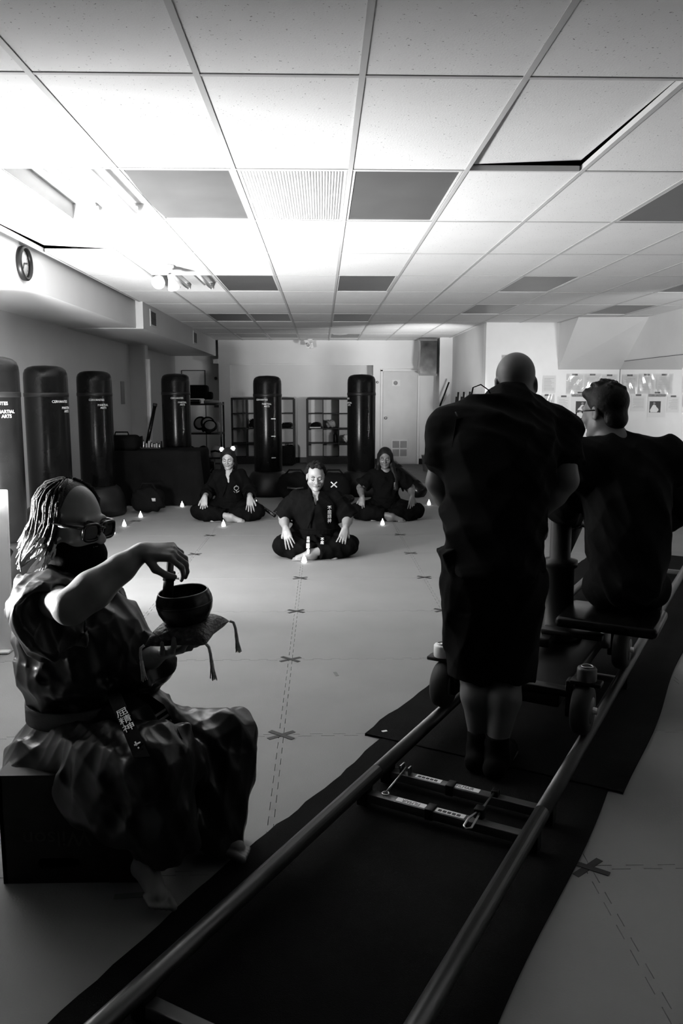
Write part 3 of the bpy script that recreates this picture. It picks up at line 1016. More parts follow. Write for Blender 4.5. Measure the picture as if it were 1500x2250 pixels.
bg = thing('duffel_bag', 'black duffel on top of the punching bag row behind the draped table', 'bag', (-2.27, 14.6, 1.405))
MB().rbox(-0.25, 0.22, -0.15, 0.15, 0.0, 0.24, 0.05, 3).build('bag_body', 'black_cloth', bg)
MB().rbox(0.14, 0.30, -0.1, 0.1, -0.02, 0.12, 0.04, 3).build('end_pocket', 'black_cloth', bg)
for i, (x, z, r, m) in enumerate([(-2.14, 0.362, 0.10, 'dark_metal'), (-1.92, 0.362, 0.095, 'print_grey'), (-2.38, 0.362, 0.10, 'black_vinyl')]):
    hm = thing('sparring_helmet', ['dark padded sparring helmet on the low gear shelf, middle', 'greyish padded sparring helmet on the low gear shelf, right end', 'black padded sparring helmet on the low gear shelf, left end'][i], 'helmet', (x, 14.45, z - 0.005), 0, 'helmets on the gear shelf')
    MB().lathe([(0.07, 0.0), (r, 0.05), (r, 0.12), (r * 0.75, 0.18), (r * 0.3, 0.205), (0, 0.21)], 18, cap=False).build('shell', m, hm)
    MB().tube([(-r * 0.8, -r * 0.7, 0.10), (0, -r * 1.08, 0.12), (r * 0.8, -r * 0.7, 0.10)], 0.018).build('brow_pad', 'black_vinyl', hm)
for i, x in enumerate((-2.28, -2.02)):
    ch = thing('folding_chair', ['folded tube-legged chair below the gear shelf, left one', 'folded tube-legged chair below the gear shelf, right one'][i], 'chair', (x, 14.25, -0.02), 0, 'chairs below the gear shelf')
    for s in (-1, 1):
        MB().tube([(s * 0.10, -0.05, 0.0), (s * 0.10, 0.0, 0.30), (s * 0.07, 0.03, 0.36)], 0.010).build('leg', 'grey_metal', ch)
        MB().tube([(s * 0.05, -0.10, 0.0), (s * 0.02, -0.05, 0.13), (s * 0.06, 0.02, 0.2)], 0.009).build('leg', 'grey_metal', ch)
    MB().rbox(-0.11, 0.11, 0.0, 0.03, 0.10, 0.36, 0.01).build('seat', 'black_vinyl', ch)

# ---- wall bits
tag(MB().lathe([(0.02, 0), (0.024, 0.01), (0.024, 0.05), (0.01, 0.06)], 14, (0, 0, 0), Matrix.Rotation(R(90), 4, 'X')).build('wall_thermostat', 'steel', None, (1.19, 17.3, 1.74)), 'small round thermostat on the wall left of the far door', 'thermostat')
tag(MB().rbox(-0.05, 0.05, -0.02, 0, -0.06, 0.06, 0.006).build('switch_plate', 'grey_metal', None, (-2.32, 17.75, 1.26)), 'small dark switch plate in the far left corner', 'switch')
tag(MB().lathe([(0.03, 0), (0.035, 0.015), (0.02, 0.05), (0.03, 0.07), (0.0, 0.08)], 12, (0, 0, 0), Matrix.Rotation(R(90), 4, 'X')).build('wall_hook', 'grey_metal', None, (-2.32, 17.75, 1.83)), 'round wall hook in the far left corner above the switch plate', 'hook')
# wall clock on the boxed duct
ck = thing('wall_clock', 'round wall clock with a thick black rim on the boxed duct', 'clock', (-2.34, 6.5, 2.475))
ck.rotation_euler = (0, R(90), 0)
MB().lathe([(0.0, 0.0), (0.128, 0.0), (0.132, 0.01), (0.132, 0.035), (0.122, 0.045), (0.110, 0.042), (0.106, 0.022), (0.106, 0.012)], 40, cap=False).build('rim', 'black_plastic', ck)
MB().lathe([(0.0, 0.0135), (0.107, 0.0135), (0.107, 0.010)], 40, cap=False).build('dial', 'print_white', ck)
# local x points down, local y to the back of the room
MB().box(-0.006, 0.006, -0.005, 0.075, 0.016, 0.018, mat=Matrix.Rotation(R(8), 4, 'Z')).build('minute_hand', 'ink', ck)
MB().box(-0.006, 0.006, -0.005, 0.055, 0.018, 0.020, mat=Matrix.Rotation(R(-125), 4, 'Z')).build('hour_hand', 'ink', ck)
mk = MB()
for k in range(12):
    mk.box(-0.002, 0.002, 0.085, 0.098, 0.0138, 0.0145, mat=Matrix.Rotation(R(30 * k), 4, 'Z'))
mk.build('hour_marks', 'ink', ck)
for i, (y, lab) in enumerate([(10.95, 'dark air vent in the boxed duct, nearer one'), (14.5, 'dark air vent in the boxed duct, farther one')]):
    v = thing('air_vent', lab, 'vent', (-2.25, y, 2.47), 0, 'air vents in the boxed duct')
    MB().box(0, 0.008, -0.19, 0.19, -0.11, 0.11).build('frame', 'wall_paint', v)
    MB().box(0.006, 0.0095, -0.15, 0.15, -0.085, 0.085).build('dark_opening', 'ink', v)
    for k in range(7):
        MB().box(0.009, 0.013, -0.15, 0.15, -0.08 + k * 0.025, -0.072 + k * 0.025).build('louvre', 'dark_metal', v)
# ceiling spot lamps
def spot_pair(loc, lab, s=1.0, rz=0.0):
    t = thing('spot_lamp', lab, 'lamp', loc, rz)
    t.scale = (s, s, s)
    MB().lathe([(0.065, 0.0), (0.062, -0.02), (0.03, -0.026)], 20).build('ceiling_plate', 'white_enamel', t)
    for k, (dx, d) in enumerate(((-0.05, Vector((-0.12, -0.85, -0.35))), (0.045, Vector((0.25, 0.55, -0.85))))):
        d.normalize()
        MB().tube([(dx, 0, -0.02), (dx, 0, -0.10)], 0.008, 8).build('stem', 'white_enamel', t)
        m = d.to_track_quat('Z', 'Y').to_matrix().to_4x4()
        m.translation = Vector((dx, 0, -0.115)) - d * 0.03
        h = MB().lathe([(0.012, -0.03), (0.024, -0.02), (0.028, 0.02), (0.05, 0.085), (0.053, 0.095), (0.047, 0.095), (0.040, 0.07), (0.0, 0.06)], 20, mat=m, cap=False)
        hd = h.build('lamp_head', 'white_enamel', t)
        b = MB().lathe([(0.0, 0.08), (0.025, 0.078), (0.036, 0.07)], 16, mat=m, cap=False)
        b.build('bulb', 'print_grey', hd)
    return t
spot_pair((-1.41, 7.50, CH), 'pair of white adjustable spot lamps on the ceiling at upper left', 1.15, R(8))
spot_pair((-0.25, 16.9, CH), 'small distant pair of white spot lamps above the alcove', 1.0, R(30))
# galvanised duct hanging by the far door
du = thing('metal_duct', 'dark shiny metal duct hanging under the ceiling right of the far door', 'duct', (2.17, 16.7, 0))
prof = [(-0.17, 2.60), (-0.155, 2.45), (-0.165, 2.2), (-0.18, 2.0), (-0.14, 1.88), (0.17, 1.87), (0.18, 2.2), (0.175, 2.60)]
n = len(prof)
MB().add([(x, -0.2, z) for x, z in prof] + [(x, 0.2, z) for x, z in prof], [list(range(n)), list(range(n, 2 * n))[::-1]] + [[i, n + i, n + (i + 1) % n, (i + 1) % n] for i in range(n)]).build('duct_body', M('galvanised', 0.10, 0.22, 1.0, var=0.6, scale=3), du)
MB().box(-0.19, 0.19, -0.21, -0.2, 1.86, 1.90).box(-0.18, 0.18, -0.21, -0.2, 2.56, 2.61).build('flange', 'grey_metal', du)
# security camera on the notice wall
sc_ = thing('wall_camera', 'small black camera bracket on the notice wall beside the bald head', 'camera', (2.98, 13.1, 1.98))
MB().rbox(-0.04, 0.04, -0.02, 0, -0.05, 0.05, 0.005).build('bracket_plate', 'black_plastic', sc_)
MB().tube([(0, -0.02, 0), (0, -0.09, 0.02)], 0.012).build('arm', 'black_plastic', sc_)
MB().rbox(-0.02, 0.09, -0.17, -0.06, 0.02, 0.12, 0.012).build('camera_body', 'black_plastic', sc_)

# ---- papers taped to the notice wall
def paper(x0, x1, z0, z1, kind, lab, tape=True):
    y = 13.097
    t = thing('taped_paper' if kind != 'poster' else 'taped_poster', lab, 'paper' if kind != 'poster' else 'poster', ((x0 + x1) / 2, y, z0), 0, 'papers taped on the notice wall')
    w, h = x1 - x0, z1 - z0
    MB().box(-w / 2, w / 2, -0.0015, 0, 0, h).build('sheet', 'paper', t)
    if kind in ('text', 'sleeve'):
        ln = MB()
        rnd = random.Random(int(x0 * 1000))
        z = h - 0.05
        while z > 0.04:
            a, b = -w * 0.38, w * (0.38 - 0.3 * rnd.random() ** 2)
            ln.box(a, b, -0.0022, -0.0016, z, z + 0.0045)
            z -= 0.017
        ln.build('printed_lines', 'text_grey', t)
    if kind == 'sleeve':
        vs, fs = [], []
        N = 12
        rnd = random.Random(int(x0 * 77))
        ph = [rnd.uniform(0, 6.28) for _ in range(4)]
        for i in range(N + 1):
            for j in range(N + 1):
                u, v = i / N, j / N
                dd = 0.006 + 0.005 * math.sin(ph[0] + 7 * u + 3 * v) * math.sin(ph[1] + 5 * v - 4 * u) + 0.004 * math.sin(ph[2] + 11 * u - 6 * v)
                vs.append((-w * 0.55 + w * 1.1 * u, -0.003 - max(dd, 0), -0.02 + (h + 0.04) * v))
        for i in range(N):
            for j in range(N):
                fs.append([i * (N + 1) + j, (i + 1) * (N + 1) + j, (i + 1) * (N + 1) + j + 1, i * (N + 1) + j + 1])
        MB().add(vs, fs, True).build('plastic_sleeve', 'sleeve_plastic', t)
    if kind == 'poster':
        MB().box(-w * 0.46, w * 0.46, -0.0022, -0.0016, h * 0.84, h * 0.95).build('heading_band', 'print_grey', t)
        me = text_mesh('MARTIAL ARTS', 0.045, 'ink', 0.0002)
        o = inst('heading', me, t, (0, -0.0028, h * 0.895), (R(90), 0, 0))
        MB().box(-w * 0.22, w * 0.40, -0.0022, -0.0016, h * 0.20, h * 0.66).build('photo_panel', 'ink', t)
        fg = MB()
        sh = [(-0.03, 0.21), (0.09, 0.21), (0.10, 0.30), (0.07, 0.42), (0.05, 0.50), (0.03, 0.52), (0.0, 0.50), (-0.02, 0.42), (-0.05, 0.36), (-0.06, 0.30)]
        fg.add([(x * w / 0.33 + 0.02, -0.0030, z * h) for x, z in sh], [list(range(len(sh)))])
        fg.build('pale_figure', 'print_white', t)
        MB().lathe([(0.022, 0), (0.022, 0.0006)], 12, (0.045, -0.003, h * 0.57), Matrix.Rotation(R(90), 4, 'X')).build('pale_head', 'print_grey', t)
    if tape:
        MB().box(-0.045, 0.045, -0.0032, -0.0018, h - 0.01, h + 0.018).build('tape_strip', 'tape_grey', t)
paper(3.60, 3.82, 1.50, 1.78, 'text', 'taped sheet just right of the bald head, in the upper row', False)
paper(4.00, 4.26, 1.50, 1.79, 'sleeve', 'sheet in a shiny plastic sleeve above the dark haired man, left one')
paper(4.29, 4.55, 1.50, 1.79, 'sleeve', 'sheet in a shiny plastic sleeve above the dark haired man, middle one')
paper(4.58, 4.82, 1.50, 1.78, 'sleeve', 'sheet in a shiny plastic sleeve next to the mirror edge')
paper(3.58, 3.80, 1.18, 1.46, 'sleeve', 'sheet in a plastic sleeve low beside the standing man shoulder')
paper(3.86, 4.06, 1.18, 1.44, 'text', 'typed sheet left of the poster behind the glasses wearer')
paper(4.08, 4.38, 1.10, 1.50, 'poster', 'poster with a white clothed figure partly hidden by the dark haired man')
paper(4.42, 4.66, 1.20, 1.46, 'text', 'typed sheet behind the dark haired head')

# ---- sticks, cubby and bucket at the corner right of the far door
sr = thing('stick_rack', 'rack of dark sticks and practice swords on the side wall', 'rack', (2.64, 14.6, 0.0))
MB().box(-0.04, 0.0, -1.0, 1.0, 1.30, 1.36).box(-0.05, 0.0, -1.0, 1.0, 0.85, 0.90).build('rail', 'wall_paint', sr)
for k in range(9):
    y = -0.9 + k * 0.2
    MB().tube([(-0.11, y, 0.9), (-0.07, y + 0.03, 1.48 + 0.05 * math.sin(k * 2.1))], 0.018, 8).build('stick', 'black_vinyl' if k % 3 else 'print_grey', sr)
MB().tube([(-0.30, 1.3, 1.25), (-0.12, 1.35, 1.72)], 0.016, 8).build('stick', 'black_vinyl', sr)
MB().add([(-0.30, 1.25, 1.22), (-0.12, 1.25, 1.50), (-0.10, 1.3, 1.2), (-0.2, 1.3, 1.0)], [[0, 1, 2, 3]]).build('pennant', 'print_grey', sr)
fn = thing('hanging_bag', 'dark triangular bag hanging at the corner beside the standing man sleeve', 'bag', (2.52, 16.28, 0.82))
MB().add([(-0.22, -0.05, 0.16), (0.12, -0.05, 0.30), (0.10, -0.05, -0.02), (-0.02, -0.05, -0.02), (-0.22, 0.05, 0.16), (0.12, 0.05, 0.30), (0.10, 0.05, -0.02), (-0.02, 0.05, -0.02)],
         [[0, 3, 2, 1], [4, 5, 6, 7], [0, 1, 5, 4], [1, 2, 6, 5], [2, 3, 7, 6], [3, 0, 4, 7]]).build('bag_body', 'black_cloth', fn)
MB().tube([(-0.1, 0, 0.22), (0.0, 0, 0.40), (0.1, 0, 0.30)], 0.008).build('strap', 'black_cloth', fn)
cb = thing('cubby', 'small black cubby box at the corner right of the far door', 'cabinet', (2.42, 15.6, -0.02))
MB().box(-0.14, 0.2, -0.2, 0.2, 0.0, 0.72).build('cubby_body', 'black_plastic', cb)
MB().box(-0.15, 0.21, -0.21, 0.21, 0.72, 0.74).build('cubby_top', 'grey_metal', cb)
MB().rbox(-0.05, 0.08, -0.215, -0.2, 0.50, 0.66, 0.004).build('white_label', 'print_white', cb)
bk = thing('waste_bucket', 'pale plastic bucket on the floor right of the far door', 'bucket', (2.10, 15.75, -0.02))
MB().lathe([(0.09, 0.0), (0.095, 0.01), (0.13, 0.30), (0.138, 0.31), (0.128, 0.31), (0.09, 0.02), (0.0, 0.02)], 22, cap=False).build('bucket_body', 'print_grey', bk)
MB().tube([(-0.13, 0, 0.28), (-0.1, -0.09, 0.20), (0, -0.14, 0.17), (0.1, -0.09, 0.20), (0.13, 0, 0.28)], 0.004, 6).build('bail_handle', 'steel', bk)

# ---- gear heaped between the two middle punching bags
gearlab = ['black gear bag between the middle punching bags, left half', 'black gear bag with a white tape cross between the middle punching bags']
for i, (x, y) in enumerate([(-0.38, 11.12), (0.16, 11.1)]):
    gb = thing('gear_bag', gearlab[i], 'bag', (x, y, 0))
    o = blob('bag_body', None, None, (0, 0, 0), (0.27, 0.24, 0.20), 'black_cloth', 40 + i, 0.1)
    o.parent = gb
    MB().tube([(-0.14, -0.05, 0.36), (-0.08, -0.05, 0.43), (0.08, -0.05, 0.43), (0.14, -0.05, 0.36)], 0.012).build('handle', 'black_cloth', gb)
    if i == 1:
        tape_bag = (gb, o)
    else:
        MB().tube([(-0.10, -0.22, 0.20), (0.02, -0.25, 0.19), (0.12, -0.22, 0.20)], 0.014).build('zip_trim', 'grey_metal', gb)
gl = thing('boxing_glove', 'shiny dark boxing glove on the floor by the base of a punching bag', 'glove', (0.30, 10.72, 0.0))
m = MB().ball((0.03, 0, 0.07), (0.11, 0.075, 0.068), 20, 12)
m.build('mitt', 'black_vinyl', gl)
MB().ball((0.0, -0.06, 0.06), (0.06, 0.03, 0.03), 14, 8).build('thumb', 'black_vinyl', gl)
MB().tube([(-0.16, 0, 0.055), (-0.06, 0, 0.062)], [0.05, 0.052], 16).build('cuff', 'print_grey', gl)
# long black pad leaning against the right bag
lp = thing('long_pad', 'long black padded roll leaning down to the floor behind the right sitter', 'pad', (0, 0, 0))
a, b = Vector((1.02, 11.75, 0.40)), Vector((1.36, 11.45, 0.115))
d = (b - a).normalized()
MB().tube([a - d * 0.14, a - d * 0.12, a, b, b + d * 0.12, b + d * 0.14], [0.09, 0.115, 0.12, 0.12, 0.112, 0.085], 20).build('pad_roll', 'black_vinyl', lp)
MB().tube([a + d * 0.08, a + d * 0.14], 0.1225, 20).build('strap', 'black_cloth', lp)
MB().tube([b - d * 0.06, b - d * 0.0], 0.1225, 20).build('strap', 'black_cloth', lp)

# ---- film lamps (three of the four are added), white foam board at the left edge
fb = thing('foam_board', 'tall white foam board standing on edge at the left picture edge', 'board', (-1.77, 4.45, 0))
fb.rotation_euler = (R(-3), 0, 0)
MB().rbox(-0.92, 0.0, -0.012, 0.012, 0.012, 0.93, 0.008).build('board', 'foam_board', fb)
MB().rbox(-0.9, -0.01, -0.06, 0.05, 0.0, 0.014, 0.004).build('base_strip', 'white_enamel', fb)
def film_lamp(lab, loc, aim_at, w, h, lr=0.28):
    lm = thing('film_lamp', lab, 'lamp', (loc[0], loc[1], 0))
    aim = (Vector(aim_at) - Vector(loc)).normalized()
    q = aim.to_track_quat('-Z', 'Y').to_matrix().to_4x4()
    q.translation = Vector((0, 0, loc[2])) - aim * 0.012
    MB().rbox(-w, w, -h, h, 0.0, 0.06, 0.008, mat=q).build('lamp_housing', 'black_plastic', lm)
    MB().rbox(-w + 0.03, w - 0.03, -h + 0.03, h - 0.03, -0.003, 0.0, 0.001, mat=q).build('diffuser', 'print_white', lm)
    MB().tube([(0, 0, 0.14), Vector((0, 0, loc[2])) - aim * 0.07], 0.014).build('stand_pole', 'dark_metal', lm)
    for k in range(3):
        an = 2 * math.pi * k / 3 + 0.4
        MB().tube([(0, 0, 0.20), (lr * math.cos(an), lr * math.sin(an), 0.006)], 0.009).build('leg', 'dark_metal', lm)
film_lamp('large flat film lamp on a low tripod behind the white foam board', KEY_LOC, KEY_AIM, 0.28, 0.26, 0.17)
film_lamp('added film lamp on a tall tripod beyond the right picture edge, brightening the notice wall', BACK_LOC, BACK_AIM, 0.23, 0.18)
film_lamp('added film lamp on a tripod hidden behind the bald man, brightening the back wall', WASH_LOC, WASH_AIM, 0.18, 0.13)
film_lamp('small added film lamp on a tripod left of the bowl holder, beyond the picture edge', SIDE_LOC, SIDE_AIM, 0.14, 0.11)

# ================================================================== camera track and dolly
A_T = R(30.3)
TU = Vector((math.sin(A_T), math.cos(A_T), 0))     # along the track
TV = Vector((math.cos(A_T), -math.sin(A_T), 0))    # across it, to the right
TO = Vector((-0.491, 1.564, 0))                    # on the left rail
def tw(u, v, z=0.0):
    return TO + TU * u + TV * v + Vector((0, 0, z))
RG = 0.605                                         # gauge
TM = Matrix((TV, TU, Vector((0, 0, 1)))).transposed().to_4x4()     # local x across, y along, z up
TM.translation = TO
TRZ = -A_T
# black runners on the floor
def runner(name, v0, v1, u0, u1, z, lab, seed):
    rnd = random.Random(seed)
    N = 60
    vs, fs = [], []
    for i in range(N + 1):
        u = u0 + (u1 - u0) * i / N
        dl, dr = 0.010 * math.sin(u * 5 + seed) + 0.006 * rnd.uniform(-1, 1), 0.010 * math.sin(u * 4 + seed * 2)
        for v, h in ((v0 + dl, 0.0), (v0 + dl, z), (v1 + dr, z), (v1 + dr, 0.0)):
            vs.append((v, u, h))
    for i in range(N):
        for k in range(3):
            fs.append([i * 4 + k, (i + 1) * 4 + k, (i + 1) * 4 + k + 1, i * 4 + k + 1])
    o = MB().add(vs, fs, False).build(name, 'black_carpet')
    o.location, o.rotation_euler = TO, (0, 0, TRZ)
    return tag(o, lab, 'carpet')
runner('carpet_runner', -0.20, 0.735, -1.3, 2.25, 0.006, 'black carpet runner under the near part of the camera track', 1)
r2 = runner('carpet_runner', -0.27, 0.80, 1.80, 6.6, 0.011, 'black carpet runner under the far part of the camera track and dolly', 2)
tag(MB().box(-0.012, 0.012, -0.007, 0.007, 0, 0.0012).build('price_sticker', 'print_white', None, (tw(1.86, -0.21, 0.0112)), (0, 0, 0.4)), 'tiny white sticker on the corner of the black carpet runner', 'sticker')
trk = thing('camera_track', 'straight pair of camera rails joined by cross sleepers', 'track', TO, TRZ)
RZ = 0.092
for v in (0.0, RG):
    MB().tube([(v, -1.2, RZ), (v, 1.36, RZ)], 0.026, 20).build('rail', 'rail_metal', trk)
    MB().tube([(v, 1.363, RZ), (v, 6.4, RZ)], 0.026, 20).build('rail', 'rail_metal', trk)
    for u in (0.14, 1.265, 1.455, 2.9, 4.3, 5.7):
        MB().box(v - 0.02, v + 0.02, u - 0.022, u + 0.022, 0.014, RZ - 0.015).build('rail_foot', 'dark_metal', trk)
SL = {}
for u in (0.14, 1.265, 1.455, 2.9, 4.3, 5.7):
    SL[u] = MB().rbox(0.02, RG - 0.02, u - 0.019, u + 0.019, 0.030, 0.062, 0.003).build('sleeper', 'grey_metal', trk)
def sticker(par, v0, v1, u, body, flip, plain=False):
    z = 0.0625
    s = MB().box(v0, v1, u - 0.013, u + 0.013, z, z + 0.0006).build('sticker', 'print_white', par)
    if body:
        me = text_mesh(body, 0.026, 'ink', 0.0002, sx=(v1 - v0) / 0.15)
        inst('lettering', me, s, ((v0 + v1) / 2, u, z + 0.0009), (0, 0, R(180) if flip else 0))
    else:
        l = MB()
        for k in range(5):
            a = v0 + 0.008 + k * (v1 - v0 - 0.02) / 5
            l.box(a, a + 0.013, u - 0.008, u + 0.006, z + 0.0006, z + 0.0009)
        l.build('small_print', 'ink', s)
sticker(SL[1.265], 0.125, 0.235, 1.265, 'FILMAIR', True)
sticker(SL[1.265], 0.272, 0.375, 1.265, None, False)
sticker(SL[1.455], 0.115, 0.215, 1.455, None, False)
sticker(SL[1.455], 0.25, 0.36, 1.455, 'FILMAIR', False)
for u in (1.265, 1.455):
    MB().rbox(0.238, 0.268, u - 0.024, u + 0.024, 0.028, 0.068, 0.003).build('clamp_block', 'black_plastic', trk)
# tie rod with eye and locking lever between the joint sleepers
ty = MB()
ty.tube([(0.075, 1.455, 0.085), (0.082, 1.275, 0.075)], 0.0035, 8)
ring = [(0.082 + 0.012 * math.cos(2 * math.pi * k / 16), 1.265 + 0.012 * math.sin(2 * math.pi * k / 16), 0.072) for k in range(17)]
ty.tube(ring, 0.003, 6)
ty.build('tie_rod', 'steel', trk)
MB().rbox(0.055, 0.062, 1.438, 1.475, 0.06, 0.095, 0.002).rbox(0.085, 0.092, 1.445, 1.47, 0.06, 0.09, 0.002).build('rod_bracket', 'steel', trk)
lv = MB()
lv.tube([(0.415, 1.45, 0.075), (0.42, 1.30, 0.085), (0.398, 1.235, 0.08), (0.398, 1.19, 0.075), (0.41, 1.178, 0.074), (0.424, 1.19, 0.075), (0.424, 1.235, 0.08), (0.42, 1.30, 0.085)], 0.004, 8)
lv.build('locking_lever', 'steel', trk)
MB().rbox(0.40, 0.432, 1.275, 1.31, 0.055, 0.095, 0.004).rbox(0.405, 0.43, 1.44, 1.47, 0.055, 0.085, 0.004).build('lever_mount', 'dark_metal', trk)

dol = thing('camera_dolly', 'black wheeled camera dolly on the rails between the two crew men', 'dolly', TO, TRZ)
MB().rbox(0.10, RG - 0.10, 1.97, 3.36, 0.215, 0.27, 0.01).build('platform', 'black_plastic', dol)
UR, UF = 1.99, 2.86
for v in (0.0, RG):
    for u in (UR, UF):
        s = -1 if v == 0 else 1
        w = MB().lathe([(0.03, -0.035), (0.06, -0.036), (0.085, -0.034), (0.098, -0.022), (0.102, 0.0), (0.098, 0.022), (0.085, 0.034), (0.06, 0.036), (0.03, 0.035)], 28, (v - 0.01 * s, u, 0.225), Matrix.Rotation(R(90), 4, 'Y')).build('wheel', 'rubber', dol)
        MB().lathe([(0.0, -0.04), (0.05, -0.039), (0.055, -0.03), (0.055, 0.03), (0.05, 0.039), (0.0, 0.04)], 20, (v - 0.01 * s, u, 0.225), Matrix.Rotation(R(90), 4, 'Y'), cap=False).build('hub', 'grey_metal', w)
        MB().tube([(v - 0.06 * s, u, 0.225), (v + 0.045 * s, u, 0.225)], 0.014, 10).build('axle', 'steel', w)
        fk = MB().rbox(min(v - 0.075 * s, v - 0.05 * s), max(v - 0.075 * s, v - 0.05 * s), u - 0.03, u + 0.03, 0.19, 0.34, 0.006).rbox(v - 0.06, v + 0.06, u - 0.032, u + 0.032, 0.328, 0.345, 0.005).build('wheel_fork', 'dark_metal', dol)
        cp = MB().lathe([(0.036, 0.345), (0.038, 0.35), (0.038, 0.392), (0.034, 0.398), (0.02, 0.400), (0.0, 0.400)], 24, (v, u, 0), cap=False).build('steering_cap', 'white_enamel' if (v == 0 and u == UR) else 'grey_metal', dol)
        MB().tube([(v + 0.022 * math.cos(k * math.pi / 8), u + 0.022 * math.sin(k * math.pi / 8), 0.402) for k in range(17)], 0.003, 6).build('cap_ring', 'steel', cp)
        MB().rbox(min(v, RG / 2), max(v, RG / 2), u - 0.03, u + 0.03, 0.27, 0.30, 0.005).build('wheel_arm', 'dark_metal', dol)
MB().lathe([(0.12, 0.27), (0.12, 0.30), (0.075, 0.31), (0.07, 0.62), (0.085, 0.63), (0.085, 0.66), (0.05, 0.67), (0.05, 0.90)], 24, (RG / 2, 2.75, 0)).build('column', 'black_plastic', dol)
MB().tube([(RG / 2, 2.75, 0.66), (RG / 2 + 0.02, 3.3, 0.92)], 0.035, 12).build('boom_arm', 'dark_metal', dol)
MB().rbox(0.26, 0.34, 2.45, 2.9, 0.30, 0.345, 0.008).rbox(0.28, 0.56, 2.52, 2.6, 0.345, 0.37, 0.006).build('seat_outrigger', 'dark_metal', dol)
se = MB().rbox(0.36, 0.80, 2.45, 2.82, 0.405, 0.455, 0.02, 3).build('seat', 'black_vinyl', dol)
MB().tube([(0.56, 2.60, 0.30), (0.56, 2.60, 0.41)], 0.024, 12).build('seat_post', 'steel', se)
ph = MB().tube([(0.10, 2.05, 0.25), (0.10, 1.98, 0.80), (0.10, 2.0, 0.93), (0.34, 2.0, 0.93), (0.34, 1.98, 0.80), (0.34, 2.05, 0.25)], 0.014, 10)
ph.build('push_bar', 'dark_metal', dol)
MB().tube([(0.30, 3.0, 0.28), (0.62, 2.95, 0.40)], 0.008).tube([(0.50, 2.93, 0.27), (0.50, 2.93, 0.60)], 0.006).build('side_handles', 'steel', dol)
cmr = thing('film_camera', 'film camera rig on the dolly column mostly hidden between the crew men', 'camera', tw(3.32, RG / 2 + 0.02, 0), TRZ)
MB().rbox(-0.06, 0.06, -0.05, 0.05, 0.90, 0.98, 0.008).build('fluid_head', 'dark_metal', cmr)
MB().rbox(-0.07, 0.07, -0.15, 0.13, 0.98, 1.15, 0.012).build('camera_body', 'black_plastic', cmr)
MB().tube([(0, 0.13, 1.07), (0, 0.30, 1.07)], 0.05, 20).build('lens_barrel', 'black_plastic', cmr)
MB().tube([(0, 0.30, 1.07), (0, 0.37, 1.07)], [0.058, 0.07], 20).build('lens_hood', 'black_plastic', cmr)
MB().tube([(0.05, -0.1, 0.95), (0.12, -0.38, 0.88)], 0.011).build('pan_handle', 'grey_metal', cmr)
MB().rbox(0.075, 0.079, -0.152, -0.15, 1.01, 1.05, 0.0005).rbox(0.04, 0.05, -0.152, -0.15, 1.03, 1.037, 0.0005).build('status_lights', 'screen', cmr)
MB().tube([(0.0, 0.0, 1.15), (0.02, 0.05, 1.24)], 0.009).build('monitor_arm', 'dark_metal', cmr)
mo = MB().rbox(-0.03, 0.10, 0.03, 0.055, 1.21, 1.31, 0.006).build('monitor', 'black_plastic', cmr)
MB().rbox(0.068, 0.074, 0.0285, 0.0305, 1.275, 1.281, 0.0005).rbox(0.07, 0.077, 0.0285, 0.0305, 1.255, 1.261, 0.0005).build('status_dots', 'screen', mo)

# ================================================================== people
M('skin_fair', 0.23, 0.5, var=0.06, scale=20, bump=0.05, bscale=120)
M('skin_tan', 0.20, 0.5, var=0.08, scale=20, bump=0.05, bscale=120)
M('skin_brown', 0.105, 0.48, var=0.08, scale=20, bump=0.05, bscale=120)
M('skin_deep', 0.20, 0.42, var=0.10, scale=20, bump=0.06, bscale=140)
M('skin_crew', 0.10, 0.5, var=0.08, scale=20)
M('hair_black', 0.005, 0.5, var=0.3, bump=0.4, bscale=60, spec=0.15)
M('hair_curly', 0.006, 0.75, var=0.4, bump=0.6, bscale=80, spec=0.08)
M('braid_dark', 0.025, 0.55, var=0.4, scale=80, bump=0.6, bscale=220, spec=0.25)
M('braid_blond', 0.62, 0.6, var=0.15, scale=80, bump=0.6, bscale=220)
M('lip', 0.11, 0.4)
M('lash', 0.012, 0.6)
M('shadow_lid', 0.07, 0.6)
M('gi_black', 0.0022, 0.85, var=0.25, bump=0.35, bscale=22, spec=0.05)
M('tee_black', 0.004, 0.9, var=0.25, bump=0.3, bscale=18, spec=0.1)
M('belt_cloth', 0.10, 0.6, var=0.1, bump=0.2, bscale=120)
M('petal', 0.85, 0.6)
M('lens_dark', 0.015, 0.04, spec=0.9)
M('frame_black', 0.008, 0.2)

def V3(*a):
    return Vector(a)
def rotm(T):
    return np.array(T.to_3x3().normalized())

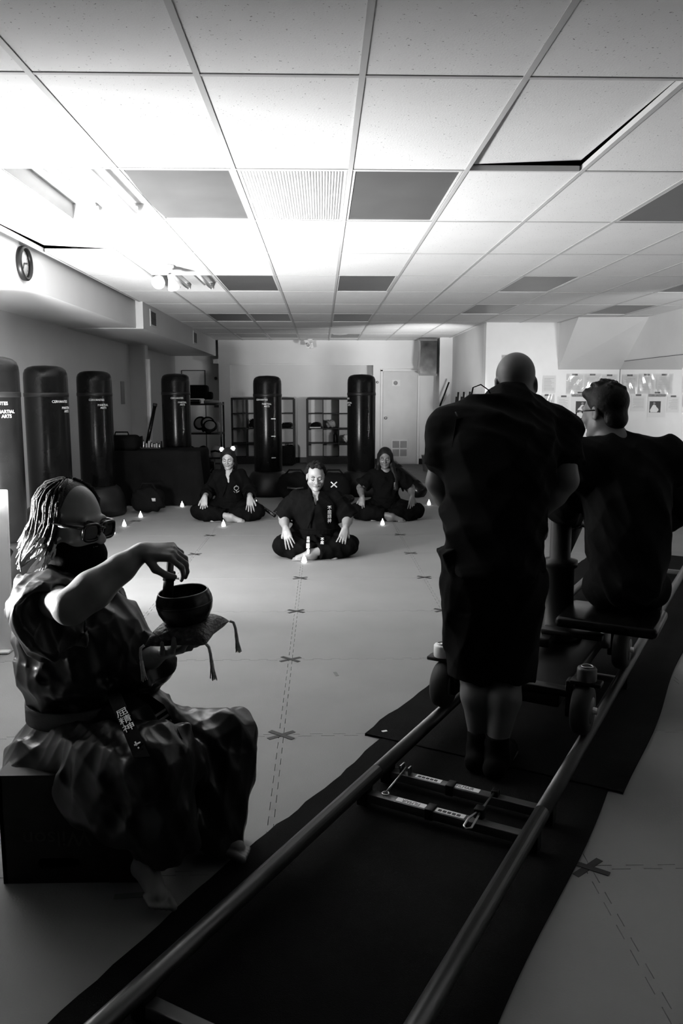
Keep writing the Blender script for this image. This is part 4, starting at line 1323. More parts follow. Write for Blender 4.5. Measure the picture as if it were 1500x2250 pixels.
def add_head(F, T, s=1.0, nose=1.0, jaw=1.0, k=0.012):
    """face looks along local -Y; origin at the middle of the head"""
    P = lambda x, y, z: T @ V3(x * s, y * s, z * s)
    rm = rotm(T)
    E = lambda x, y, z, a, b, c, kk=k, sub=False: F.ell(P(x, y, z), (a * s, b * s, c * s), rm, kk, sub)
    C = lambda a, b, ra, rb, kk=k, sub=False: F.cone(P(*a), P(*b), ra * s, rb * s, kk, sub)
    E(0, 0.018, 0.036, 0.074, 0.094, 0.082, 0.02)
    E(0, -0.030, -0.022, 0.060 * jaw, 0.062, 0.085, 0.03)
    for d in (-1, 1):
        C((0.044 * d * jaw, 0.0, -0.055), (0.014 * d, -0.066, -0.096), 0.022, 0.018, 0.02)
        E(0.038 * d * jaw, -0.062, -0.024, 0.024, 0.022, 0.024, 0.02)
    C((-0.036, -0.080, 0.024), (0.036, -0.080, 0.024), 0.011, 0.011, 0.012)
    for d in (-1, 1):
        E(0.030 * d, -0.098, 0.005, 0.018, 0.016, 0.013, 0.012, True)
        E(0.030 * d, -0.076, 0.001, 0.015, 0.012, 0.011, 0.006)
    C((0, -0.088, 0.010), (0, -0.106 - 0.004 * nose, -0.026), 0.008, 0.012 * nose, 0.010)
    for d in (-1, 1):
        E(0.011 * d * nose, -0.096, -0.030, 0.009 * nose, 0.011, 0.008, 0.006)
    E(0, -0.089, -0.054, 0.022, 0.010, 0.0065, 0.006)
    E(0, -0.087, -0.065, 0.019, 0.010, 0.0075, 0.006)
    E(0, -0.098, -0.0592, 0.024, 0.006, 0.0018, 0.003, True)
    E(0, -0.080, -0.096, 0.018, 0.016, 0.015, 0.014)
    for d in (-1, 1):
        E(0.076 * d, 0.012, -0.006, 0.008, 0.019, 0.031, 0.008)
        E(0.083 * d, 0.006, -0.002, 0.005, 0.010, 0.018, 0.004, True)

def curl_dir(d, back, ang):
    ax = d.cross(back).normalized()
    return (Matrix.Rotation(-ang, 3, ax) @ d).normalized(), (Matrix.Rotation(-ang, 3, ax) @ back).normalized()

def add_hand(F, wrist, dirv, back, side, curls=(0.15, 0.25, 0.2), s=1.0, splay=0.09, thumb=(0.75, 0.1), k=0.004, tcurl=0.15, spread_curl=0.0):
    """side=+1: thumb on dirv x back.  curls bend each joint towards the palm"""
    w = Vector(wrist)
    d = Vector(dirv).normalized()
    b = Vector(back)
    b = (b - d * b.dot(d)).normalized()
    x = d.cross(b).normalized() * side
    offs = (0.030, 0.010, -0.010, -0.028)
    lens = ((0.042, 0.026, 0.021), (0.046, 0.029, 0.022), (0.043, 0.027, 0.021), (0.034, 0.021, 0.018))
    kn = (0.088, 0.091, 0.087, 0.079)
    tips = []
    for i in range(4):
        a = w + d * 0.012 * s + x * offs[i] * 0.62 * s
        q = w + d * kn[i] * s + x * offs[i] * s
        F.cone(a, q, 0.0165 * s, 0.0115 * s, 0.012)
        fd = (d + x * (splay * (1.4 - i))).normalized()
        fb = (b - fd * b.dot(fd)).normalized()
        p = q
        r = 0.0092 if i < 3 else 0.008
        for j in range(3):
            cj = curls[j] + spread_curl * i
            fd, fb = curl_dir(fd, fb, cj)
            n = p + fd * lens[i][j] * s
            F.cone(p, n, r * s, (r - 0.0008) * s, k)
            p, r = n, r - 0.0009
        tips.append((p, fd, fb))
    F.cone(w - d * 0.01 * s, w + d * 0.05 * s, 0.024 * s, 0.020 * s, 0.012, False, (b, 0.72))
    td = (d * math.cos(thumb[0]) + x * math.sin(thumb[0]) - b * thumb[1]).normalized()
    tb = (b - td * b.dot(td)).normalized()
    p = w + d * 0.022 * s + x * 0.026 * s
    r = 0.0135
    for j, l in enumerate((0.042, 0.032, 0.026)):
        if j:
            ax = td.cross(x).normalized()
            td = (td + (d - x) * tcurl).normalized()
        n = p + td * l * s
        F.cone(p, n, r * s, (r - 0.002) * s, 0.006)
        p, r = n, r - 0.002
    return tips

def add_foot(F, ankle, toe_dir, up, s=1.0, side=1):
    a = Vector(ankle)
    d = Vector(toe_dir).normalized()
    u = Vector(up)
    u = (u - d * u.dot(d)).normalized()
    x = d.cross(u) * side
    F.cone(a - d * 0.035 * s - u * 0.038 * s, a + u * 0.0, 0.030 * s, 0.033 * s, 0.02)
    F.cone(a - d * 0.02 * s - u * 0.035 * s, a + d * 0.12 * s - u * 0.046 * s, 0.032 * s, 0.024 * s, 0.02)
    F.cone(a + d * 0.02 * s - u * 0.005 * s, a + d * 0.11 * s - u * 0.038 * s, 0.030 * s, 0.022 * s, 0.02)
    for i, (o, l, r) in enumerate(((0.030, 0.052, 0.0125), (0.012, 0.048, 0.009), (-0.003, 0.042, 0.0085), (-0.017, 0.036, 0.008), (-0.030, 0.028, 0.0078))):
        p = a + d * 0.115 * s + x * o * s - u * 0.050 * s
        F.cone(p - d * 0.02 * s, p + d * l * s - u * 0.004 * s, r * 1.15 * s, r * s, 0.006)

def body_bvh(o):
    from mathutils.bvhtree import BVHTree
    me = o.data
    return BVHTree.FromPolygons([v.co.copy() for v in me.vertices], [tuple(p.vertices) for p in me.polygons])

def face_features(person, body, T, s=1.0, brow=0.0036, lids=True, lips=True):
    bvh = body_bvh(body)
    f = (T.to_3x3() @ V3(0, -1, 0)).normalized()
    def on(x, z, off=0.0004):
        p = T @ V3(x * s, -0.16 * s, z * s)
        h = bvh.ray_cast(p, -f, 0.3)
        return (h[0] + f * off) if h[0] is not None else T @ V3(x * s, -0.09 * s, z * s)
    for d in (-1, 1):
        MB().tube([on(0.013 * d, 0.021), on(0.022 * d, 0.0255), on(0.034 * d, 0.028), on(0.045 * d, 0.023)], [brow * 0.8 * s, brow * s, brow * s, brow * 0.5 * s], 6).build('eyebrow', 'lash', person)
        if lids:
            MB().tube([on(0.016 * d, 0.0005), on(0.023 * d, -0.0035), on(0.031 * d, -0.0055), on(0.039 * d, -0.0035), on(0.046 * d, 0.0005)], [0.0018 * s, 0.0036 * s, 0.0042 * s, 0.0038 * s, 0.0020 * s], 6).build('closed_eyelashes', 'lash', person)
            MB().tube([on(0.018 * d, 0.0125, 0.0), on(0.031 * d, 0.0145, 0.0), on(0.044 * d, 0.0115, 0.0)], 0.0024 * s, 6).build('eyelid_crease', 'shadow_lid', person)
    if lips:
        up = MB()
        for z0, r in ((-0.0545, 0.0042), (-0.0645, 0.0048)):
            up.tube([on(-0.022, -0.0595, -0.001), on(-0.012, z0, -0.0016), on(0, z0 - 0.0005, -0.0018), on(0.012, z0, -0.0016), on(0.022, -0.0595, -0.001)], [0.0012 * s, r * 0.85 * s, r * s, r * 0.85 * s, 0.0012 * s], 8)
        up.build('lips', 'lip', person)

def project_flat(me, bvh, T, off=0.0015, name='lettering', mat=None, parent=None):
    """lay a flat x/y mesh on a body: T maps its plane in front of the surface, -Z of T looks at the surface"""
    dirv = (T.to_3x3() @ V3(0, 0, -1)).normalized()
    for v in me.vertices:
        p = T @ V3(v.co.x, v.co.y, 0)
        h = bvh.ray_cast(p, dirv, 0.6)
        v.co = (h[0] - dirv * (off + max(v.co.z, 0))) if h[0] is not None else p
    o = bpy.data.objects.new(name, me)
    return link(o, parent)

def folds(seed, amp=0.004, fx=60, fy=60, fz=45):
    rnd = random.Random(seed)
    w = [(rnd.uniform(0.4, 1) * fx * rnd.choice((-1, 1)), rnd.uniform(0.4, 1) * fy * rnd.choice((-1, 1)), rnd.uniform(0.2, 1) * fz * rnd.choice((-1, 1)), rnd.uniform(0, 6.28)) for _ in range(6)]
    def f(P):
        s = 0
        for a, b, c, d in w:
            s = s + np.abs(np.sin(0.5 * (a * P[:, 0] + b * P[:, 1] + c * P[:, 2] + d + 1.5 * np.sin(9 * P[:, 0] + 7 * P[:, 2] + d)))) 
        return amp * (s / 6 - 0.6) * 3
    return f

# ------------------------------------------------------------------ the three who sit cross-legged
def sitter(name, label, loc, skin, hs=1.0, head_tilt=(10, 0, 0), head_dx=0.0, sh=0.175, girth=1.0, sleeve=0.75, elbow=(0.31, 0.03, 0.335), wrist=(0.275, -0.20, 0.235), kneex=0.34, seed=1, neckv=0.14, foot_s=1.0, scale=1.0, hands=None, sidefoot=1, rz=0.0, jaw=1.0, nose=1.0, round_neck=False, sl=1.0):
    p = thing(name, label, 'person', loc, rz)
    p.scale = (scale,) * 3
    T = Matrix.Translation((head_dx, -0.035, 0.722)) @ Euler((R(head_tilt[0]), R(head_tilt[1]), R(head_tilt[2]))).to_matrix().to_4x4()
    B = Field(0.02)
    SZ = 0.530
    B.ell((0, 0.02, 0.13), (0.17 * girth, 0.13, 0.12))
    B.cone((0, 0.02, 0.15), (0, 0.02, 0.36), 0.12 * girth, 0.12 * girth, 0.04)
    B.ell((0, 0.012, 0.45), (0.155 * girth, 0.098 * girth, 0.14), None, 0.04)
    B.cone((-sh * 0.8, 0.015, SZ + 0.005), (sh * 0.8, 0.015, SZ + 0.005), 0.042, 0.042, 0.04)
    B.cone((0, 0.015, 0.56), (head_dx * 0.8, -0.012, 0.66), 0.056, 0.050, 0.03)
    add_head(B, T, hs, jaw=jaw, nose=nose)
    for d in (-1, 1):
        S, Eb, W = V3(sh * d, 0.015, SZ - 0.01), V3(elbow[0] * d, elbow[1], elbow[2]), V3(wrist[0] * d, wrist[1], wrist[2])
        B.chain([S, Eb], [0.050, 0.044], 0.02)
        B.chain([Eb, Eb.lerp(W, 0.35), W], [0.044 * girth ** 0.5, 0.043 * girth ** 0.5, 0.027], 0.015)
        hd = hands[0 if d < 0 else 1]
        add_hand(B, W, hd[0], hd[1], -d, hd[2], 1.02, hd[3] if len(hd) > 3 else 0.10, (0.62, 0.25))
        hip, kn = V3(0.10 * d, 0.0, 0.13), V3(kneex * d, -0.17, 0.115)
        an = V3(-0.045 * d, -0.30, 0.065) if d == sidefoot else V3(-0.06 * d, -0.235, 0.055)
        B.chain([hip, kn], [0.08, 0.055], 0.02)
        B.chain([kn, kn.lerp(an, 0.4), an], [0.050, 0.050, 0.034], 0.02)
        if d == sidefoot:
            add_foot(B, an, V3(-d * 0.95, -0.18, -0.05), V3(0.0, -0.45, 0.9), foot_s, -d)
        else:
            add_foot(B, an, V3(-d * 0.93, -0.25, -0.06), V3(0.0, -0.35, 0.93), foot_s, -d)
    body = B.build('body', 0.004, skin, p, zmin=0.003)
    # jacket
    J = Field(0.03)
    J.ell((0, 0.03, 0.17), (0.225 * girth, 0.18 * girth, 0.14), None, 0.04)
    J.cone((0, 0.02, 0.22), (0, 0.02, 0.40), 0.172 * girth, 0.160 * girth, 0.05)
    J.ell((0, 0.010, 0.44), (0.190 * girth, 0.130 * girth, 0.155), None, 0.05)
    J.cone((-sh * 0.86, 0.015, SZ + 0.004), (sh * 0.86, 0.015, SZ + 0.004), 0.056, 0.056, 0.04)
    J.cone((0, 0.03, 0.54), (0, 0.045, 0.618), 0.080, 0.062, 0.03)
    for d in (-1, 1):
        S, Eb, W = V3(sh * d, 0.015, SZ - 0.012), V3(elbow[0] * d, elbow[1], elbow[2]), V3(wrist[0] * d, wrist[1], wrist[2])
        if sleeve <= 1.0:
            end = S.lerp(Eb, sleeve)
            dd = (end - S).normalized()
            J.cone(S, S.lerp(Eb, sleeve * 0.6), 0.072 * sl, 0.088 * sl, 0.04)
            J.cut(S.lerp(Eb, 0.1), end, 0.072 * sl, 0.112 * sl, 0.03)
            J.cut(end - dd * 0.02, end + dd * 0.03, 0.094 * sl, 0.100 * sl, 0.006, True)
        else:
            end = Eb.lerp(W, sleeve - 1.0)
            dd = (end - Eb).normalized()
            J.chain([S, Eb], [0.074 * sl, 0.086 * sl], 0.04)
            J.cone(Eb, Eb.lerp(end, 0.5), 0.086 * sl, 0.080 * sl, 0.03)
            J.cut(Eb, end, 0.084 * sl, 0.086 * sl, 0.03)
            J.cut(end - dd * 0.02, end + dd * 0.03, 0.068 * sl, 0.072 * sl, 0.006, True)
    # crossing lapels
    vb = 0.615 - neckv
    if not round_neck:
        for d in (-1, 1):
            J.cone((0.062 * d, 0.0, 0.625), (0.0, -0.125 * girth, vb), 0.015, 0.013, 0.008)
        J.cone((0.0, -0.125 * girth, vb), (-0.07, -0.172 * girth, 0.28), 0.013, 0.013, 0.012)
    # neck opening
    if round_neck:
        J.ell((0, -0.06, 0.625), (0.062, 0.10, 0.075), None, 0.01, True)
    else:
        for k in range(6):
            f = k / 5
            J.ell((0, -0.055 - 0.075 * f, 0.645 - (neckv + 0.02) * f), (0.058 * (1 - 0.86 * f), 0.075, 0.035), None, 0.004, True)
    jk = J.build('jacket', 0.006, 'gi_black', p, folds(seed, 0.010))
    # trousers
    Tr = Field(0.03)
    Tr.ell((0, 0.02, 0.12), (0.20 * girth, 0.17, 0.115))
    for d in (-1, 1):
        hip, kn = V3(0.11 * d, 0.0, 0.13), V3(kneex * d, -0.17, 0.115)
        an = V3(-0.045 * d, -0.30, 0.065) if d == sidefoot else V3(-0.06 * d, -0.235, 0.055)
        Tr.chain([hip, kn], [0.120, 0.088], 0.03)
        Tr.cone(kn, kn.lerp(an, 0.5), 0.085, 0.082, 0.03)
        e = kn.lerp(an, 0.80)
        Tr.cut(kn, e, 0.085, 0.074, 0.03)
        Tr.cone(V3(kneex * 0.95 * d, -0.10, 0.05), V3(kneex * 0.7 * d, -0.24, 0.045), 0.055, 0.05, 0.03)
    Tr.build('trousers', 0.006, 'gi_black', p, folds(seed + 5, 0.010), zmin=0.003)
    # belt
    bt = MB()
    ring = [(0.185 * girth * math.cos(a), 0.02 + 0.183 * girth * math.sin(a), 0.235) for a in [2 * math.pi * i / 40 for i in range(41)]]
    vs, fs = [], []
    for (x, y, z) in ring:
        vs += [(x, y, z - 0.02), (x, y, z + 0.02), (x * 1.04, (y - 0.02) * 1.04 + 0.02, z + 0.018), (x * 1.04, (y - 0.02) * 1.04 + 0.02, z - 0.018)]
    for i in range(40):
        for k in range(4):
            fs.append([i * 4 + k, i * 4 + (k + 1) % 4, (i + 1) * 4 + (k + 1) % 4, (i + 1) * 4 + k])
    bt.add(vs, fs)
    bt.build('belt', 'gi_black', p)
    return p, body, jk, T

def chest_frame(x, z, y=-0.5):
    return Matrix(((1, 0, 0, x), (0, 0, -1, y), (0, 1, 0, z), (0, 0, 0, 1)))

# central sitter
down = lambda d, ix=0.0: (V3(ix * d, -0.36, -0.88), V3(0.28 * d, -0.88, 0.36), (0.06, 0.14, 0.12), 0.12)
pc, bc, jc, Tc = sitter('person', 'person in black martial arts jacket with short curly hair sitting cross-legged nearest the camera', (-0.06, 7.27, 0), 'skin_tan', 1.04, (12, 0, 5), 0.0, 0.19, 1.16, 0.98,
                        elbow=(0.298, 0.02, 0.335), wrist=(0.268, -0.225, 0.275), kneex=0.30, seed=3, neckv=0.12, sidefoot=1, jaw=1.12, nose=1.25,
                        hands=(down(-1, -0.25), down(1, -0.30)))
face_features(pc, bc, Tc, 1.04)
H = Field(0.012)
rnd = random.Random(4)
for i in range(230):
    u, v = rnd.uniform(0, 2 * math.pi), rnd.uniform(-0.25, 1)
    el = math.asin(v)
    q = V3(math.cos(u) * math.cos(el), math.sin(u) * math.cos(el), math.sin(el))
    if q.y < -0.25 and q.z < 0.62 + 0.15 * rnd.random():
        continue
    if q.z < 0.15 and q.y < 0.05:
        continue
    c = V3(q.x * 0.083, q.y * 0.100 + 0.016, q.z * 0.090 + 0.036)
    H.ell(Tc @ c, (0.017 * rnd.uniform(0.7, 1.2),) * 3, None, 0.006)
H.build('curly_hair', 0.004, 'hair_curly', pc)
bv = body_bvh(jc)
me = text_mesh('不\n屈\n精\n神', 0.040, 'print_white', 0.0003)
project_flat(me, bv, chest_frame(0.125, 0.385), 0.002, 'chest_lettering', None, pc)
# belt ends hanging in the lap
def belt_end(par, pts, w, mat, wd=(1, 0, 0), name='belt_end', t=0.0025):
    W = Vector(wd).normalized() * w / 2
    vs, fs = [], []
    for i, q in enumerate(pts):
        q = Vector(q)
        d = (Vector(pts[min(i + 1, len(pts) - 1)]) - Vector(pts[max(i - 1, 0)])).normalized()
        nrm = d.cross(W).normalized() * t
        vs += [q - W, q + W, q + W + nrm, q - W + nrm]
    for i in range(len(pts) - 1):
        for k in range(4):
            fs.append([i * 4 + k, i * 4 + (k + 1) % 4, (i + 1) * 4 + (k + 1) % 4, (i + 1) * 4 + k])
    fs += [[0, 1, 2, 3], [(len(pts) - 1) * 4 + k for k in (3, 2, 1, 0)]]
    return MB().add(vs, fs).build(name, mat, par)
be = belt_end(pc, [(-0.06, -0.245, 0.22), (-0.065, -0.30, 0.185), (-0.07, -0.335, 0.13), (-0.065, -0.345, 0.085)], 0.034, 'gi_black')
MB().box(-0.083, -0.053, -0.3415, -0.3405, 0.118, 0.162, mat=Matrix.Translation((0, -0.003, 0)) @ Matrix.Rotation(R(0), 4, 'X')).build('white_panel', 'print_white', be)
inst('belt_lettering', text_mesh('屈\n精', 0.030, 'print_white', 0.0003), be, (-0.066, -0.322, 0.190), (R(58), 0, 0))
inst('belt_emblem', MB().add([(-0.013, 0, 0.0), (0.013, 0, 0.0), (0.013, 0, 0.018), (0.0, 0, 0.030), (-0.013, 0, 0.018), (-0.008, 0, -0.018), (0.009, 0, -0.018)], [[0, 1, 2, 3, 4], [5, 6, 1, 0]]).mesh('belt_emblem', 'print_white'), be, (-0.066, -0.352, 0.088), (0, 0, 0))
be2 = belt_end(pc, [(0.03, -0.245, 0.225), (0.055, -0.30, 0.20), (0.065, -0.33, 0.15)], 0.036, 'gi_black', (1, 0, 0.1))
inst('belt_lettering', text_mesh('不\n屈', 0.032, 'print_white', 0.0003), be2, (0.058, -0.328, 0.178), (R(62), 0, R(-4)))

# left sitter
nar = lambda d: (V3(0.03 * d, -0.38, -0.90), V3(0.05 * d, -0.88, 0.42), (0.10, 0.18, 0.12), 0.16)
pl, bl, jl, Tl = sitter('person', 'person in long-sleeved black jacket with white hair flowers sitting cross-legged on the left', (-1.105, 9.44, 0), 'skin_fair', 1.0, (16, 0, -4), 0.0, 0.142, 0.90, 1.82, sl=0.86,
                        elbow=(0.245, 0.03, 0.335), wrist=(0.262, -0.215, 0.285), kneex=0.345, seed=11, neckv=0.15, sidefoot=-1, hands=(nar(-1), nar(1)))
face_features(pl, bl, Tl, 1.0)
H = Field(0.02)
P = lambda T, x, y, z: T @ V3(x, y, z)
H.ell(P(Tl, 0, 0.022, 0.036), (0.083, 0.098, 0.090), rotm(Tl))
for d in (-1, 1):
    H.cone(P(Tl, 0.070 * d, 0.0, 0.03), P(Tl, 0.070 * d, 0.035, -0.09), 0.022, 0.026)
    H.cone(P(Tl, 0.062 * d, 0.04, -0.09), (0.07 * d, 0.075, 0.52), 0.032, 0.020)
H.cone(P(Tl, 0, 0.06, 0.0), (0, 0.10, 0.48), 0.07, 0.035)
H.ell(P(Tl, 0.006, -0.082, -0.016), (0.060, 0.062, 0.086), rotm(Tl), 0.008, True)
H.build('smooth_hair', 0.004, 'hair_black', pl)
for i, (x, y, z) in enumerate([(-0.072, 0.02, 0.105), (0.062, 0.02, 0.118)]):
    c = P(Tl, x, y, z)
    fl = MB()
    for k in range(6):
        a = k * math.pi / 3
        fl.ball(c + V3(0.017 * math.cos(a), -0.004, 0.017 * math.sin(a)), (0.014, 0.009, 0.014), 8, 6)
    fl.ball(c + V3(0, -0.008, 0), 0.010, 8, 6)
    fl.build('hair_flower', 'petal', pl)
bv = body_bvh(jl)
em = MB()
cc = [(0.028 * math.cos(2 * math.pi * k / 20), 0.012 + 0.028 * math.sin(2 * math.pi * k / 20), 0) for k in range(20)]
ci = [(0.021 * math.cos(2 * math.pi * k / 20), 0.012 + 0.021 * math.sin(2 * math.pi * k / 20), 0) for k in range(20)]
em.add(cc + ci, [[k, (k + 1) % 20, 20 + (k + 1) % 20, 20 + k] for k in range(20)])
em.add([(-0.006, -0.03, 0), (0.006, -0.03, 0), (0.008, 0.03, 0), (0.0, 0.052, 0), (-0.008, 0.03, 0)], [[0, 1, 2, 3, 4]])
em.add([(-0.034, -0.022, 0), (0.034, -0.022, 0), (0.020, -0.040, 0), (0, -0.046, 0), (-0.020, -0.040, 0)], [[4, 3, 2, 1, 0]])
project_flat(em.mesh('chest_emblem', 'print_grey'), bv, chest_frame(0.095, 0.365), 0.002, 'chest_emblem', None, pl)
# sword lying beside the left sitter
ks = thing('sheathed_sword', 'black sheathed sword with pale marks lying behind the left sitter hip', 'sword', (0, 0, 0))
a, b = Vector((-0.84, 9.72, 0.17)), Vector((-0.573, 9.36, 0.05))
MB().tube([a, a.lerp(b, 0.5), b], 0.021, 14).build('scabbard', 'black_plastic', ks)
MB().tube([b, b + (b - a).normalized() * 0.015], 0.0225, 14).build('end_cap', 'dark_metal', ks)
mkk = MB()
dd = (b - a).normalized()
for f, l in ((0.52, 0.035), (0.70, 0.018), (0.80, 0.022), (0.88, 0.012)):
    q = a.lerp(b, f)
    w_ = V3(-0.3, -0.75, 0.55).normalized() * 0.0205
    mkk.tube([q + w_, q + w_ + dd * l], 0.0035, 6)
mkk.build('pale_marks', 'print_grey', ks)
MB().tube([a, a - dd * 0.22], 0.018, 12).build('hilt', 'black_cloth', ks)

# right sitter
pr, br, jr, Tr_ = sitter('person', 'person with long straight black hair in short-sleeved black top sitting cross-legged on the right', (0.76, 9.44, 0), 'skin_brown', 1.0, (10, 0, -6), -0.015, 0.150, 0.90, 0.82, sl=0.88,
                         elbow=(0.305, 0.04, 0.36), wrist=(0.292, -0.20, 0.275), kneex=0.35, seed=21, neckv=0.10, sidefoot=-1, round_neck=True, hands=(down(-1, 0.12), down(1, -0.10)))
face_features(pr, br, Tr_, 1.0, brow=0.004)
H = Field(0.02)
H.ell(P(Tr_, 0, 0.024, 0.036), (0.085, 0.100, 0.092), rotm(Tr_))
for d in (-1, 1):
    H.cone(P(Tr_, 0.068 * d, -0.005, 0.04), P(Tr_, 0.076 * d, 0.0, -0.08), 0.026, 0.030)
    H.cone(P(Tr_, 0.076 * d, 0.0, -0.08), (0.105 * d + (-0.0), -0.035 if d > 0 else 0.03, 0.50), 0.032, 0.036)
    H.cone((0.105 * d, -0.035 if d > 0 else 0.03, 0.50), (0.115 * d, -0.09 if d > 0 else 0.06, 0.36), 0.040, 0.026)
H.cone(P(Tr_, 0, 0.07, 0.0), (0, 0.13, 0.42), 0.08, 0.06)
H.ell(P(Tr_, 0.0, -0.085, -0.018), (0.056, 0.064, 0.088), rotm(Tr_), 0.008, True)
H.build('long_hair', 0.004, 'hair_black', pr)
bv = body_bvh(jr)
project_flat(MB().add([(-0.014, -0.02, 0), (0.014, -0.02, 0), (0.014, 0.04, 0), (-0.014, 0.04, 0), (-0.012, -0.045, 0), (0.012, -0.045, 0), (0.012, -0.028, 0), (-0.012, -0.028, 0)], [[0, 1, 2, 3], [4, 5, 6, 7]]).mesh('chest_patch', 'print_grey'), bv, chest_frame(0.10, 0.40), 0.002, 'chest_patch', None, pr)
MB().tube([(-0.055 + 0.035 * math.cos(t), -0.24 , 0.062 + 0.035 * math.sin(t)) for t in [k * math.pi / 8 for k in range(17)]], 0.003, 6).build('anklet', 'steel', pr)

# ------------------------------------------------------------------ the bowl holder on the left
seat = thing('wooden_box', 'dark wooden box with a hand slot that the bowl holder sits on', 'box', (-0.745, 2.45, 0))
bx0, bx1, by0, by1, bh = -0.215, 0.215, -0.22, 0.24, 0.33
MB().box(bx0, bx0 + 0.012, by0, by1, 0, bh).build('side_panel', 'dark_wood', seat)
MB().box(bx1 - 0.012, bx1, by0, by1, 0, bh).build('side_panel', 'dark_wood', seat)
MB().box(bx0, bx1, by1 - 0.012, by1, 0, bh).build('back_panel', 'dark_wood', seat)
MB().box(bx0, bx1, by0, by1, bh, bh + 0.014).build('lid', 'dark_wood', seat)
sl_ = [(-0.095, 0.045), (0.0, 0.045), (0.012, 0.052), (0.016, 0.063), (0.012, 0.074), (0.0, 0.081), (-0.095, 0.081), (-0.107, 0.074), (-0.111, 0.063), (-0.107, 0.052)]
fp = bmesh.new()
outer = [fp.verts.new((x, by0, z)) for x, z in ((bx0, 0), (0.10, 0), (0.10, bh), (bx0, bh))]
inner = [fp.verts.new((x - 0.0, by0, z)) for x, z in sl_]
ed = [fp.edges.new((outer[i], outer[(i + 1) % 4])) for i in range(4)] + [fp.edges.new((inner[i], inner[(i + 1) % len(inner)])) for i in range(len(inner))]
bmesh.ops.triangle_fill(fp, edges=ed, use_beauty=True)
ret = bmesh.ops.extrude_face_region(fp, geom=fp.faces[:])
for v in [g_ for g_ in ret['geom'] if isinstance(g_, bmesh.types.BMVert)]:
    v.co.y += 0.014
bmesh.ops.recalc_face_normals(fp, faces=fp.faces[:])
me = bpy.data.meshes.new('front_panel')
fp.to_mesh(me)
fp.free()
me.materials.append(MATS['dark_wood'])
inst('front_panel', me, seat)
MB().rbox(0.10, bx1, by0 - 0.006, by0 + 0.02, 0, bh, 0.004).build('corner_post', 'dark_wood', seat)
inst('lettering', text_mesh('Wilson', 0.07, 'faint_print', 0.0003), seat, (-0.05, by0 - 0.0006, 0.145), (R(90), R(180), 0))

p1 = thing('person', 'person with braids and dark glasses in black satin jacket holding a bowl', 'person', (0, 0, 0))
Fd = Vector((0.90, -0.42, 0)).normalized()
HT = Matrix.Translation((-0.761, 2.420, 1.068)) @ Euler((0, 0, R(62))).to_matrix().to_4x4() @ Euler((R(8), 0, 0)).to_matrix().to_4x4()
HS = 1.04
B = Field(0.02)
add_head(B, HT, HS, nose=1.25, jaw=1.08)
neck = Vector((-0.812, 2.460, 0.842))
B.cone(neck, HT @ V3(0, 0.01, -0.07), 0.062, 0.056, 0.03)
pel, wai, che = Vector((-0.806, 2.500, 0.326)), Vector((-0.807, 2.500, 0.467)), Vector((-0.770, 2.480, 0.672))
B.chain([pel, wai, che, neck], [0.14, 0.12, 0.13, 0.07], 0.04)
rs, re, rw = Vector((-0.835, 2.330, 0.858)), Vector((-0.667, 2.070, 0.896)), Vector((-0.497, 2.170, 1.025))
ls, le, lw = Vector((-0.765, 2.660, 0.752)), Vector((-0.601, 2.520, 0.574)), Vector((-0.478, 2.270, 0.705))
B.chain([neck, rs, re], [0.06, 0.055, 0.043], 0.02)
B.chain([re, re.lerp(rw, 0.3), re.lerp(rw, 0.7), rw], [0.049, 0.052, 0.038, 0.026], 0.015)
B.chain([neck, ls, le], [0.06, 0.055, 0.042], 0.02)
B.chain([le, le.lerp(lw, 0.3), lw], [0.042, 0.042, 0.026], 0.015)
# right hand: palm level, fingers bent down round the striker
hx = (Vector((-0.413, 2.160, 1.027)) - rw).normalized()
hand_r = add_hand(B, rw, hx, V3(0.1, -0.45, 0.9), 1, (0.85, 0.75, 0.35), 0.98, 0.05, (0.75, 0.65), 0.004, 0.35)
# left hand: palm up under the cushion
bowl_c = Vector((-0.386, 2.215, 0.791))
lx = (V3(-0.362, 2.09, 0.768) - lw).normalized()
hand_l = add_hand(B, lw, lx, V3(0, 0, -1), 1, (0.04, 0.50, 0.60), 1.04, 0.14, (0.85, 0.10), 0.004, 0.1)
# legs
lh, lk, la = Vector((-0.771, 2.580, 0.297)), Vector((-0.297, 2.420, 0.375)), Vector((-0.365, 2.400, 0.038))
rh, rk2, ra = Vector((-0.811, 2.420, 0.332)), Vector((-0.489, 2.140, 0.428)), Vector((-0.522, 2.190, 0.091))
B.chain([lh, lk, la], [0.09, 0.06, 0.036], 0.02)
B.chain([rh, rk2, ra], [0.09, 0.06, 0.035], 0.02)
add_foot(B, ra - V3(0, 0, 0.0), V3(0.52, -0.85, -0.06), V3(0.1, 0.1, 1), 0.95, -1)
add_foot(B, V3(la.x, la.y, 0.085), V3(0.75, -0.5, -0.02), V3(0, 0, 1), 0.95, 1)
body1 = B.build('body', 0.004, 'skin_deep', p1, zmin=0.003)
face_features(p1, body1, HT, HS, brow=0.003, lids=True, lips=False)
